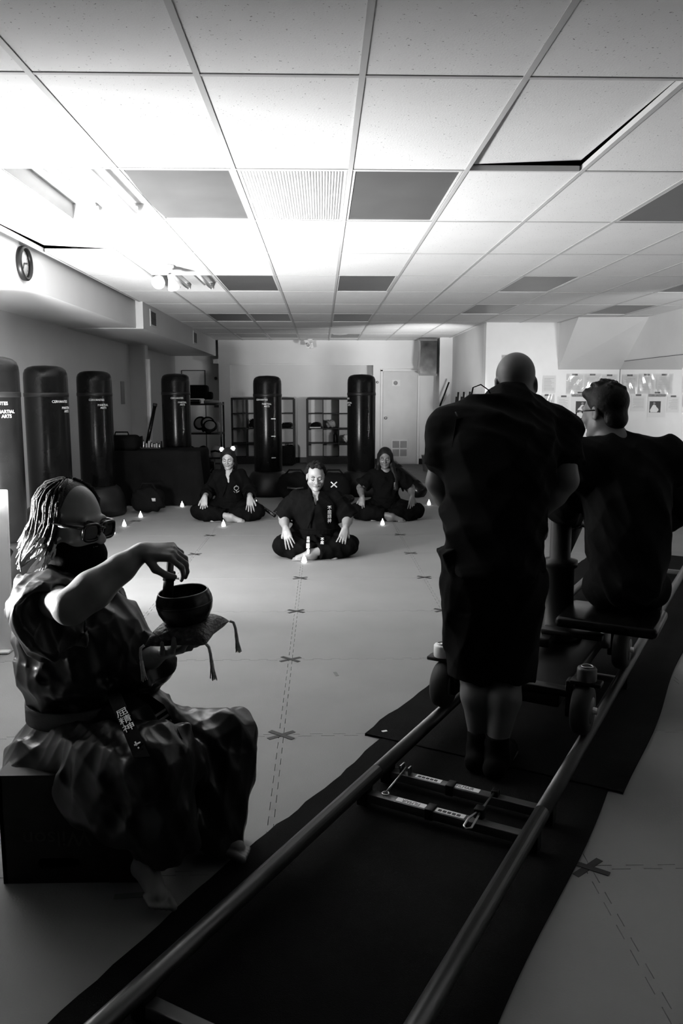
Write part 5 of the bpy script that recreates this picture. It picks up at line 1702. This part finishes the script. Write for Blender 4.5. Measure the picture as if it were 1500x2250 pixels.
# satin jacket
J = Field(0.04)
J.chain([wai + V3(0, 0, 0.01), che, neck.lerp(che, 0.35)], [0.140, 0.165, 0.125], 0.06)
J.cut(wai + V3(0.015, 0, -0.01), wai + V3(0.01, 0, 0.16), 0.145, 0.178, 0.03)
J.ell(Vector((-0.664, 2.440, 0.699)), (0.110, 0.13, 0.135), None, 0.05)
J.ell(Vector((-0.877, 2.480, 0.688)), (0.095, 0.13, 0.165), None, 0.06)
J.ell(Vector((-0.764, 2.420, 0.573)), (0.165, 0.13, 0.055), None, 0.03)
J.cone(rs + V3(0.03, 0.08, 0.005), ls, 0.075, 0.07, 0.05)
J.cone(neck.lerp(che, 0.35), neck + V3(0, 0, -0.02), 0.115, 0.080, 0.04)
rse = rs.lerp(re, 0.60)
ddr = (re - rs).normalized()
J.cone(rs, rs.lerp(re, 0.4), 0.078, 0.085, 0.05)
J.cone(rs + V3(0.0, -0.03, -0.05), rs + V3(0.04, -0.10, -0.10), 0.07, 0.055, 0.05)
J.cut(rs - V3(0, 0, 0.02), rse - V3(0.015, 0, 0.05), 0.088, 0.104, 0.04)
J.cone(rs + V3(-0.01, 0.02, -0.06), rse + V3(-0.02, 0.02, -0.09), 0.06, 0.045, 0.05)
J.cut(rse - ddr * 0.010 - V3(0.012, 0, 0.05), rse + ddr * 0.05 - V3(0.012, 0, 0.05), 0.092, 0.098, 0.004, True)
J.chain([ls, le], [0.085, 0.090], 0.04)
lse = le.lerp(lw, 0.62)
J.cut(le, lse, 0.085, 0.080, 0.03)
J.cone(le, le.lerp(lw, 0.2) + V3(0, 0, -0.03), 0.080, 0.070, 0.03)
jk1 = J.build('satin_jacket', 0.005, 'black_satin', p1, folds(31, 0.013, 75, 75, 50))
# satin trousers, draped over the box
S = Field(0.05)
S.cone(wai + V3(0.015, 0, -0.06), pel + V3(-0.02, 0, -0.04), 0.130, 0.185, 0.05)
S.ell(Vector((-0.592, 2.430, 0.462)), (0.11, 0.12, 0.075), None, 0.05)
S.ell(pel + V3(-0.03, 0, -0.05), (0.185, 0.20, 0.105), None, 0.05)
S.ell(Vector((-0.900, 2.380, 0.291)), (0.10, 0.14, 0.085), None, 0.06)
S.chain([rh, Vector((-0.619, 2.240, 0.371)), rk2], [0.13, 0.115, 0.092], 0.05)
S.cone(Vector((-0.714, 2.230, 0.277)), Vector((-0.568, 2.200, 0.219)), 0.075, 0.085, 0.05)
S.cone(rk2 + V3(0.02, 0.06, 0.0), la.lerp(lk, 0.6) + V3(-0.06, 0.02, 0), 0.09, 0.07, 0.05)
S.cut(rk2 + V3(0.0, 0.02, 0.02), ra + V3(0.055, 0.035, 0.030), 0.095, 0.100, 0.04)
S.chain([lh, lh.lerp(lk, 0.5), lk], [0.110, 0.100, 0.082], 0.05)
S.cone(lk, lk.lerp(la, 0.4), 0.084, 0.092, 0.04)
S.cut(lk + V3(0, 0, -0.02), V3(la.x + 0.0, la.y, 0.035), 0.086, 0.112, 0.03)
S.build('satin_trousers', 0.005, 'black_satin', p1, folds(37, 0.011, 70, 70, 32), zmin=0.004)
# belt with embroidered ends
bc_ = wai + V3(0.022, -0.005, -0.005)
vs, fs = [], []
for i in range(49):
    a = 2 * math.pi * i / 48
    for rr, dz in ((0.158, -0.030), (0.158, 0.030), (0.169, 0.028), (0.169, -0.028)):
        vs.append((bc_.x + rr * 1.02 * math.cos(a), bc_.y + rr * math.sin(a), bc_.z + dz + 0.006 * math.cos(a)))
for i in range(48):
    for k in range(4):
        fs.append([i * 4 + k, i * 4 + (k + 1) % 4, (i + 1) * 4 + (k + 1) % 4, (i + 1) * 4 + k])
MB().add(vs, fs, True).build('belt', 'belt_cloth', p1)
e1 = [Vector(q) for q in ((-0.621, 2.280, 0.573), (-0.583, 2.210, 0.549), (-0.534, 2.120, 0.524), (-0.483, 2.020, 0.495))]
be = belt_end(p1, e1, 0.048, 'gi_black', (1, -0.25, 0.18))
def belt_frame(q, x, y):
    y = Vector(y).normalized()
    x = Vector(x)
    return frame_mat(q, x - y * x.dot(y), y)
fr = belt_frame(e1[1].lerp(e1[2], 0.50), (0.93, -0.25, 0.12), (e1[0] - e1[2]))
ttm = text_mesh('屈\n精\n神', 0.036, 'print_white', 0.0004)
o = inst('belt_lettering', ttm, be)
o.matrix_local = Matrix.Translation(fr.to_3x3() @ V3(0, 0, 0.005)) @ fr
fr2 = belt_frame(e1[2].lerp(e1[3], 0.55), (0.93, -0.25, 0.12), (e1[2] - e1[3]))
o = inst('belt_mark', MB().box(-0.006, 0.012, -0.003, 0.003, 0, 0.0006).box(-0.002, 0.002, -0.006, 0.012, 0, 0.0006).box(0.0, 0.004, -0.02, -0.014, 0, 0.0006).mesh('belt_mark', 'print_white'), be)
o.matrix_local = Matrix.Translation(fr2.to_3x3() @ V3(0, 0, 0.006)) @ fr2
e2 = [Vector(q) for q in ((-0.545, 2.300, 0.565), (-0.492, 2.270, 0.541), (-0.453, 2.220, 0.505), (-0.422, 2.170, 0.478))]
be = belt_end(p1, e2, 0.045, 'gi_black', (1, -0.25, 0.15))
for k in range(5):
    q = e2[1].lerp(e2[3], 0.25 + 0.16 * k)
    fr = belt_frame(q, (0.95, -0.2, 0.12), (e2[1] - e2[3]))
    o = inst('rank_bar', MB().box(-0.017, 0.017, -0.004, 0.004, 0, 0.0012).mesh('rank_bar', 'tape_grey'), be)
    o.matrix_local = Matrix.Translation(fr.to_3x3() @ V3(0, 0, 0.006)) @ fr
# high black collar pulled over the chin
G = Field(0.03)
G.cone(HT @ V3(0, -0.024, -0.088), neck + V3(0.0, -0.01, 0.03), 0.080, 0.104, 0.03)
G.ell(HT @ V3(0, -0.058, -0.094), (0.064, 0.055, 0.040), rotm(HT), 0.03)
G.cone(neck + V3(0.02, -0.02, 0.02), neck + V3(0.03, -0.03, -0.06), 0.105, 0.11, 0.03)
G.build('black_collar', 0.005, 'gi_black', p1, folds(41, 0.003, 30, 30, 30))
# glasses
gl = MB()
gx = lambda x, y, z: HT @ V3(x * HS, y * HS, z * HS)
for d in (-1, 1):
    ring = []
    for k in range(25):
        a = 2 * math.pi * k / 24
        cx, sy = math.cos(a), math.sin(a)
        ring.append(gx(0.034 * d + 0.0275 * math.copysign(abs(cx) ** 0.65, cx), -0.112 + 0.010 * abs(0.034 * d + 0.0275 * cx) / 0.06, -0.004 + 0.0225 * math.copysign(abs(sy) ** 0.65, sy) + (0.003 if sy > 0 else 0)))
    gl.tube(ring, 0.0046, 6)
    gl.tube([gx(0.060 * d, -0.100, 0.014), gx(0.076 * d, -0.080, 0.014), gx(0.084 * d, 0.0, 0.010), gx(0.082 * d, 0.035, -0.004)], [0.006, 0.0058, 0.005, 0.004], 6)
gl.tube([gx(-0.010, -0.113, 0.008), gx(0, -0.115, 0.010), gx(0.010, -0.113, 0.008)], 0.0045, 6)
gg = gl.build('glasses_frame', 'frame_black', p1)
for d in (-1, 1):
    pts = []
    for k in range(24):
        a = 2 * math.pi * k / 24
        cx, sy = math.cos(a), math.sin(a)
        pts.append(gx(0.034 * d + 0.0265 * math.copysign(abs(cx) ** 0.65, cx), -0.111 + 0.010 * abs(0.034 * d + 0.0265 * cx) / 0.06, -0.004 + 0.0215 * math.copysign(abs(sy) ** 0.65, sy)))
    pb = [q + (HT.to_3x3() @ V3(0, 0.002, 0)) for q in pts]
    MB().add(pts + pb, [list(range(24)), list(range(24, 48))[::-1]] + [[i, (i + 1) % 24, 24 + (i + 1) % 24, 24 + i] for i in range(24)], False).build('lens', 'lens_dark', gg)
MB().tube([gx(-0.0862, -0.070, 0.010), gx(-0.0885, -0.035, 0.009)], 0.0022, 6).build('temple_logo', 'steel', gg)
# braids: dark roots, bleached ends
HC = Field(0.015)
HC.ell(HT @ V3(0, 0.030 * HS, 0.040 * HS), (0.080 * HS, 0.090 * HS, 0.084 * HS), rotm(HT))
HC.ell(HT @ V3(0, -0.085, 0.02), (0.10, 0.075, 0.12), rotm(HT), 0.004, True)
HC.build('scalp_hair', 0.004, 'braid_dark', p1)
rnd = random.Random(9)
bdk, bbl = MB(), MB()
for i in range(84):
    az = R(rnd.uniform(62, 298))           # 0 = face, 90 = person's left, 270 = right
    e0 = R(rnd.uniform(48, 84))
    def sc(az, el, k=1.0):
        return HT @ V3(math.sin(az) * math.cos(el) * 0.084 * HS * k, (0.024 - math.cos(az) * math.cos(el) * 0.098 * k) * HS, (0.038 + math.sin(el) * 0.090 * k) * HS)
    pts = [sc(az, e0, 1.0), sc(az, e0 * 0.6, 1.05), sc(az, e0 * 0.2, 1.07), sc(az, R(-12), 1.08)]
    endp = pts[-1]
    L = rnd.uniform(0.05, 0.10)
    sway = V3(-0.02 + rnd.uniform(-0.015, 0.012), rnd.uniform(-0.012, 0.012), 0)
    pts += [endp + V3(0, 0, -L * 0.5) + sway * 0.4, endp + V3(0, 0, -L) + sway]
    dense = []
    for k in range(len(pts) - 1):
        for q in (0, 0.5):
            dense.append(pts[k].lerp(pts[k + 1], q) + V3(rnd.uniform(-1, 1), rnd.uniform(-1, 1), rnd.uniform(-1, 1)) * 0.0018)
    dense.append(pts[-1])
    bdk.tube(dense, 0.0040, 5)
    t0 = pts[-1]
    T2 = rnd.uniform(0.03, 0.07)
    s2 = V3(-0.35 + rnd.uniform(-0.3, 0.25), rnd.uniform(-0.25, 0.25), -1).normalized()
    bbl.tube([t0, t0 + s2 * T2 * 0.5 + V3(0.003, 0, 0), t0 + s2 * T2], [0.0040, 0.0036, 0.0022], 5)
tail = Vector((-0.903, 2.340, 0.942))
for k in range(9):
    a_ = Vector((-0.815, 2.330, 1.032)) + V3(rnd.uniform(-0.05, 0.06), rnd.uniform(-0.03, 0.03), rnd.uniform(-0.02, 0.03))
    m_ = a_.lerp(tail, 0.5) + V3(rnd.uniform(-0.01, 0.01), rnd.uniform(-0.01, 0.01), 0.004)
    bbl.tube([a_, a_.lerp(m_, 0.5) + V3(0, 0, 0.006), m_, m_.lerp(tail, 0.6), tail + V3(rnd.uniform(-0.01, 0.008), 0, rnd.uniform(-0.01, 0.01))], [0.0042, 0.0042, 0.004, 0.0036, 0.002], 5)
tag(bdk.build('braids', 'braid_dark', p1), kind='stuff')
tag(bbl.build('braid_ends', 'braid_blond', p1), 'bleached braid ends', kind='stuff')

# bowl, cushion and striker
cu = thing('tasselled_cushion', 'small embroidered cushion with corner tassels resting on a palm under the bowl', 'cushion', bowl_c)
cu.rotation_euler = (R(4), R(-5), R(-14))
N = 26
hw = 0.092
vs, fs = [], []
for side in (1, -1):
    for i in range(N + 1):
        for j in range(N + 1):
            u, v = -1 + 2 * i / N, -1 + 2 * j / N
            th = 0.030 * (max(0, 1 - u ** 4) * max(0, 1 - v ** 4)) ** 0.5
            pin = 1 - 0.07 * (1 - abs(u * v))
            dip = -0.020 * max(0, 1 - (u * u + v * v) / 0.5) if side > 0 else 0
            droop = -0.012 * (u * u * v * v)
            vs.append((u * hw * pin, v * hw * pin, side * th + dip + droop))
o_ = (N + 1) ** 2
for i in range(N):
    for j in range(N):
        a = i * (N + 1) + j
        fs.append([a, a + N + 1, a + N + 2, a + 1])
        fs.append([o_ + a, o_ + a + 1, o_ + a + N + 2, o_ + a + N + 1])
cm = M('brocade', 0.05, 0.45, var=0.9, scale=60, bump=0.9, bscale=90)
MB().add(vs, fs, True).build('pad', cm, cu)
for (sx, sy) in ((-1, -1), (1, -1), (1, 1), (-1, 1)):
    base = V3(sx * hw, sy * hw, -0.012)
    ts = MB()
    out = V3(sx * 0.006, sy * 0.004, 0)
    lc = 0.045
    drp = [base, base + out * 1.5 + V3(0, 0, -0.006), base + out * 2 + V3(0, 0, -0.025), base + out * 2 + V3(0, 0, -lc)]
    cd = MB().tube(drp, 0.0042, 6)
    tl_ = cd.build('tassel', 'tassel_thread' if 'tassel_thread' in MATS else M('tassel_thread', 0.65, 0.7, var=0.3, scale=120), cu)
    fr_ = MB()
    kn_ = drp[-1]
    for k in range(26):
        a = rnd.uniform(0, 6.28)
        r_ = rnd.uniform(0.002, 0.011)
        l_ = rnd.uniform(0.045, 0.058)
        fr_.tube([kn_ + V3(math.cos(a), math.sin(a), 0) * 0.002, kn_ + V3(math.cos(a) * r_ * 0.6, math.sin(a) * r_ * 0.6, -l_ * 0.5), kn_ + V3(math.cos(a) * r_, math.sin(a) * r_, -l_)], 0.0010, 4)
    fr_.tube([kn_ + V3(0, 0, 0.004), kn_, kn_ + V3(0, 0, -0.03), kn_ + V3(0, 0, -0.048)], [0.003, 0.0055, 0.006, 0.004], 8)
    fr_.build('fringe', 'tassel_thread', tl_)
bw_ = thing('singing_bowl', 'dark metal singing bowl standing on the tasselled cushion', 'bowl', bowl_c + V3(0.0, 0, 0.0085))
bw_.rotation_euler = (R(3), R(-5), 0)
outer = [(0.0, 0.0), (0.040, 0.0), (0.052, 0.010), (0.066, 0.028), (0.076, 0.048), (0.080, 0.068), (0.0785, 0.085), (0.073, 0.099), (0.0705, 0.104)]
rimp = [(0.0705, 0.1055), (0.0690, 0.1065), (0.0675, 0.1055)]
inn = [(0.0670, 0.104), (0.0735, 0.085), (0.0750, 0.068), (0.071, 0.048), (0.061, 0.030), (0.046, 0.014), (0.0, 0.010)]
MB().lathe(outer, 56, cap=False).lathe(inn, 56, cap=False).build('bowl_wall', M('bowl_metal', 0.035, 0.26, 0.7, var=0.3), bw_)
MB().lathe([outer[-1]] + rimp + [inn[0]], 56, cap=False).build('rim', M('rim_metal', 0.13, 0.3, 0.8), bw_)
MB().lathe([(0.0802, 0.0725), (0.0804, 0.0735), (0.0802, 0.0745)], 56, cap=False).build('engraved_line', 'rim_metal', bw_)
st = thing('bowl_striker', 'dark wrapped wooden striker held in the fingers inside the bowl', 'striker', (0, 0, 0))
top, low = Vector((-0.423, 2.185, 0.996)), Vector((-0.436, 2.195, 0.890))
MB().tube([top, top.lerp(low, 0.3), top.lerp(low, 0.34), low - V3(0, 0, 0.0)], [0.010, 0.011, 0.0145, 0.0155], 14).build('shaft', 'dark_wood', st)
wr = MB()
for k in range(7):
    q = top.lerp(low, 0.34 + 0.03 * k)
    wr.tube([q + V3(0.0155 * math.cos(a), 0.0155 * math.sin(a), 0.002 * math.sin(2 * a + k)) for a in [2 * math.pi * i / 14 for i in range(15)]], 0.0022, 5)
wr.build('wrapping', 'black_cloth', st)

# ------------------------------------------------------------------ standing crew man with bald head
p5 = thing('person', 'bald person in black shirt and shorts standing bent over the dolly, seen from behind', 'person', (0, 0, 0))
HT = Matrix.Translation((0.763, 3.170, 1.494)) @ Euler((0, 0, R(178))).to_matrix().to_4x4() @ Euler((R(16), R(2), 0)).to_matrix().to_4x4()
B = Field(0.02)
add_head(B, HT, 1.02)
nk, ch, pv = Vector((0.721, 3.080, 1.389)), Vector((0.667, 3.020, 1.209)), Vector((0.658, 2.980, 0.802))
B.cone(nk, HT @ V3(0, 0.02, -0.06), 0.068, 0.066, 0.03)
B.chain([pv, ch, nk], [0.15, 0.17, 0.08], 0.05)
s_l, e_l, w_l = Vector((0.492, 3.050, 1.321)), Vector((0.458, 3.080, 1.116)), Vector((0.554, 3.180, 0.961))
s_r, e_r, w_r = Vector((0.919, 3.100, 1.318)), Vector((0.929, 3.020, 1.130)), Vector((0.822, 3.060, 0.971))
for S_, E_, W_, d in ((s_l, e_l, w_l, -1), (s_r, e_r, w_r, 1)):
    B.chain([nk, S_, E_], [0.075, 0.068, 0.052], 0.03)
    B.chain([E_, E_.lerp(W_, 0.35), W_], [0.050, 0.050, 0.030], 0.02)
    add_hand(B, W_, (TU * 0.8 + V3(0, 0, -0.25)).normalized(), V3(0, 0, 1), -d, (0.7, 0.9, 0.6), 1.05, 0.04, (0.5, 0.6))
hl, kl, al = Vector((0.581, 2.980, 0.722)), Vector((0.600, 3.020, 0.379)), Vector((0.613, 2.960, 0.117))
hr, kr, ar = Vector((0.731, 2.980, 0.721)), Vector((0.718, 2.980, 0.383)), Vector((0.672, 2.900, 0.119))
for h_, k_, a_ in ((hl, kl, al), (hr, kr, ar)):
    cf = k_.lerp(a_, 0.35) + V3(0, -0.022, 0)
    B.chain([h_, k_], [0.105, 0.064], 0.03)
    B.chain([k_, cf, a_], [0.060, 0.062, 0.038], 0.02)
    B.cone(a_, V3(a_.x, a_.y, 0.06), 0.038, 0.036, 0.02)
    add_foot(B, V3(a_.x, a_.y, 0.085), V3(0.45, 0.9, -0.04), V3(0, 0, 1), 1.05, 1)
B.build('body', 0.005, 'skin_crew', p5, zmin=0.012)
J = Field(0.04)
J.chain([pv + V3(0, 0, -0.02), Vector((0.657, 3.000, 1.002)), ch + V3(0, 0, 0.0), nk], [0.172, 0.185, 0.205, 0.09], 0.06, None)
J.cut(Vector((0.655, 2.990, 0.968)), Vector((0.658, 2.980, 0.793)), 0.172, 0.188, 0.03)
J.ell(Vector((0.772, 3.040, 1.251)), (0.13, 0.15, 0.15), None, 0.06)
J.ell(Vector((0.596, 3.040, 1.295)), (0.13, 0.14, 0.13), None, 0.06)
for S_, E_ in ((s_l, e_l), (s_r, e_r)):
    J.cone(nk, S_, 0.095, 0.085, 0.05)
    J.cone(S_, S_.lerp(E_, 0.45), 0.085, 0.082, 0.04)
    J.cut(S_, S_.lerp(E_, 0.68), 0.082, 0.090, 0.02)
J.build('tee_shirt', 0.007, 'tee_black', p5, folds(51, 0.012, 45, 45, 50))
S = Field(0.04)
S.ell(pv + V3(0, 0, -0.02), (0.180, 0.165, 0.16), None, 0.05)
for h_, k_ in ((hl, kl), (hr, kr)):
    S.cone(h_, h_.lerp(k_, 0.6), 0.13, 0.112, 0.05)
    S.cut(h_.lerp(k_, 0.2), h_.lerp(k_, 1.06), 0.125, 0.105, 0.02)
S.box(Vector((0.487, 2.960, 0.848)), (0.030, 0.05, 0.030), np.array(Matrix.Rotation(R(-25), 3, 'Y')), 0.008, 0.03)
S.build('shorts', 0.007, 'tee_black', p5, folds(53, 0.012, 50, 50, 25))
for k_, a_ in ((kl, al), (kr, ar)):
    so = Field(0.02)
    so.cut(V3(a_.x, a_.y, 0.06), a_ + V3(0, 0, 0.035), 0.045, 0.046, 0.01)
    q = V3(a_.x, a_.y, 0.075)
    so.cone(q + V3(-0.02, -0.045, -0.035), q + V3(0.075, 0.15, -0.04), 0.044, 0.044, 0.02)
    so.cone(q, q + V3(0.05, 0.10, -0.03), 0.044, 0.038, 0.02)
    so.build('shoe', 0.006, 'black_cloth', p5, zmin=0.0115)
lpz = [Vector(q) for q in ((0.562, 3.060, 1.402), (0.578, 3.060, 1.481), (0.605, 3.060, 1.491), (0.636, 3.070, 1.471), (0.662, 3.080, 1.426))]
belt_end(p5, lpz, 0.028, 'tee_black', (0.25, 1, 0), 'shoulder_strap', 0.004)
belt_end(p5, [Vector(q) for q in ((0.551, 2.980, 1.400), (0.507, 2.940, 1.367), (0.489, 2.920, 1.268))], 0.03, 'tee_black', (1, 0.2, 0.2), 'shoulder_strap', 0.004)
MB().tube([Vector((0.488, 2.930, 1.392)), Vector((0.496, 2.925, 1.376))], 0.0022, 6).build('strap_buckle', 'grey_metal', p5)

# ------------------------------------------------------------------ seated crew man
p6 = thing('person', 'person with dark hair and glasses in dark sweater sitting on the dolly', 'person', (0, 0, 0))
HT = Matrix.Translation((1.288, 3.640, 1.378)) @ Euler((0, 0, R(212))).to_matrix().to_4x4() @ Euler((R(6), 0, 0)).to_matrix().to_4x4()
B = Field(0.02)
add_head(B, HT, 1.03)
nk, ch, pv = Vector((1.332, 3.600, 1.214)), Vector((1.386, 3.580, 1.018)), Vector((1.404, 3.560, 0.651))
B.cone(nk, HT @ V3(0, 0.018, -0.06), 0.064, 0.060, 0.03)
B.chain([pv, ch, nk], [0.15, 0.16, 0.075], 0.05)
s_l, e_l, w_l = Vector((1.151, 3.550, 1.156)), Vector((1.139, 3.720, 0.926)), Vector((1.269, 3.930, 0.815))
s_r, e_r, w_r = Vector((1.560, 3.580, 1.163)), Vector((1.700, 3.680, 0.930)), Vector((1.679, 3.920, 0.780))
for S_, E_, W_, d in ((s_l, e_l, w_l, -1), (s_r, e_r, w_r, 1)):
    B.chain([nk, S_, E_], [0.07, 0.062, 0.048], 0.03)
    B.chain([E_, E_.lerp(W_, 0.35), W_], [0.046, 0.046, 0.028], 0.02)
    add_hand(B, W_, V3(-0.35 * d - 0.1, 0.8, 0.1), V3(0, -0.2, 1), -d, (0.45, 0.6, 0.4), 1.0, 0.06, (0.6, 0.5))
hl, kl, al = Vector((1.328, 3.620, 0.562)), Vector((1.510, 4.020, 0.475)), Vector((1.579, 4.060, 0.218))
hr, kr, ar = Vector((1.533, 3.620, 0.560)), Vector((1.702, 4.020, 0.486)), Vector((1.716, 4.060, 0.217))
for h_, k_, a_ in ((hl, kl, al), (hr, kr, ar)):
    B.chain([h_, k_, a_], [0.09, 0.06, 0.036], 0.02)
B.build('body', 0.005, 'skin_crew6' if 'skin_crew6' in MATS else M('skin_crew6', 0.13, 0.5, var=0.08, scale=20).name, p6)
J = Field(0.04)
J.chain([pv, Vector((1.399, 3.570, 0.830)), ch, nk + V3(0.01, 0, -0.02)], [0.172, 0.178, 0.185, 0.085], 0.06)
J.cone(s_l, s_r, 0.10, 0.10, 0.06)
for S_, E_, W_ in ((s_l, e_l, w_l), (s_r, e_r, w_r)):
    J.cone(nk + V3(0, 0, -0.02), S_, 0.085, 0.085, 0.05)
    J.chain([S_, E_], [0.086, 0.070], 0.04)
    J.cone(E_, E_.lerp(W_, 0.4), 0.070, 0.062, 0.03)
    J.cut(E_, E_.lerp(W_, 0.75), 0.066, 0.058, 0.02)
J.build('sweater', 0.007, M('sweater_dark', 0.006, 0.9, var=0.25, bump=0.3, bscale=18, spec=0.1) and 'sweater_dark', p6, folds(61, 0.012, 50, 50, 45))
S = Field(0.04)
S.ell(pv + V3(0, 0.02, -0.06), (0.17, 0.16, 0.11), None, 0.05)
for h_, k_, a_ in ((hl, kl, al), (hr, kr, ar)):
    S.chain([h_, k_], [0.105, 0.08], 0.04)
    S.cone(k_, k_.lerp(a_, 0.3), 0.08, 0.075, 0.03)
    S.cut(k_, k_.lerp(a_, 0.95), 0.078, 0.072, 0.02)
S.build('trousers', 0.007, 'tee_black', p6, folds(63, 0.004))
for a_ in (al, ar):
    so = Field(0.02)
    q = V3(a_.x, a_.y, 0.342)
    so.cone(q + V3(0, -0.045, -0.03), q + V3(0.03, 0.15, -0.03), 0.040, 0.040, 0.02)
    so.cone(q + V3(0, 0, 0.0), q + V3(0.01, 0.08, -0.02), 0.042, 0.036, 0.02)
    so.build('shoe', 0.006, 'black_cloth', p6, zmin=0.272)
H = Field(0.012)
rm = rotm(HT)
H.ell(HT @ V3(0, 0.026, 0.044), (0.084, 0.098, 0.090), rm)
H.ell(HT @ V3(0, -0.04, 0.088), (0.066, 0.060, 0.034), rm, 0.02)
H.ell(HT @ V3(0, 0.062, -0.035), (0.060, 0.052, 0.055), rm, 0.02)
rnd = random.Random(3)
for k in range(60):
    a, e = rnd.uniform(0, 6.28), rnd.uniform(0.55, 1.5)
    q = V3(0.083 * math.cos(a) * math.cos(e), 0.02 + 0.098 * math.sin(a) * math.cos(e), 0.046 + 0.088 * math.sin(e))
    H.cone(HT @ q, HT @ (q * 1.04 + V3(0.006, -0.012, 0.006)), 0.010, 0.004, 0.008)
H.ell(HT @ V3(0, -0.085, -0.035), (0.10, 0.070, 0.095), rm, 0.006, True)
for d in (-1, 1):
    H.ell(HT @ V3(0.086 * d, 0.000, -0.012), (0.020, 0.024, 0.036), rm, 0.005, True)
H.build('short_hair', 0.004, 'hair_black', p6)
gl = MB()
gx = lambda x, y, z: HT @ V3(x * 1.03, y * 1.03, z * 1.03)
for d in (-1, 1):
    gl.tube([gx(0.034 * d + 0.026 * math.cos(a), -0.112 + 0.008 * abs(math.cos(a)), -0.004 + 0.020 * math.sin(a)) for a in [2 * math.pi * k / 20 for k in range(21)]], 0.003, 6)
    gl.tube([gx(0.060 * d, -0.102, 0.008), gx(0.082 * d, -0.07, 0.010), gx(0.085 * d, 0.02, 0.006)], 0.003, 6)
gl.tube([gx(-0.009, -0.112, 0.006), gx(0.009, -0.112, 0.006)], 0.003, 6)
gl.build('glasses', 'frame_black', p6)

# white tape cross on one gear bag
gbx, obx = tape_bag
bv = body_bvh(obx)
for sg in (-1, 1):
    vs, fs = [], []
    for i in range(9):
        for w_ in (-0.008, 0.008):
            q = Matrix.Rotation(R(42 * sg), 3, 'Z') @ V3(-0.055 + 0.11 * i / 8, w_, 0)
            vs.append(q)
    fs = [[2 * i, 2 * i + 2, 2 * i + 3, 2 * i + 1] for i in range(8)]
    project_flat(MB().add(vs, fs).mesh('tape_strip', 'print_white'), bv, chest_frame(0.0, 0.245, -0.6), 0.008, 'tape_strip', None, gbx)
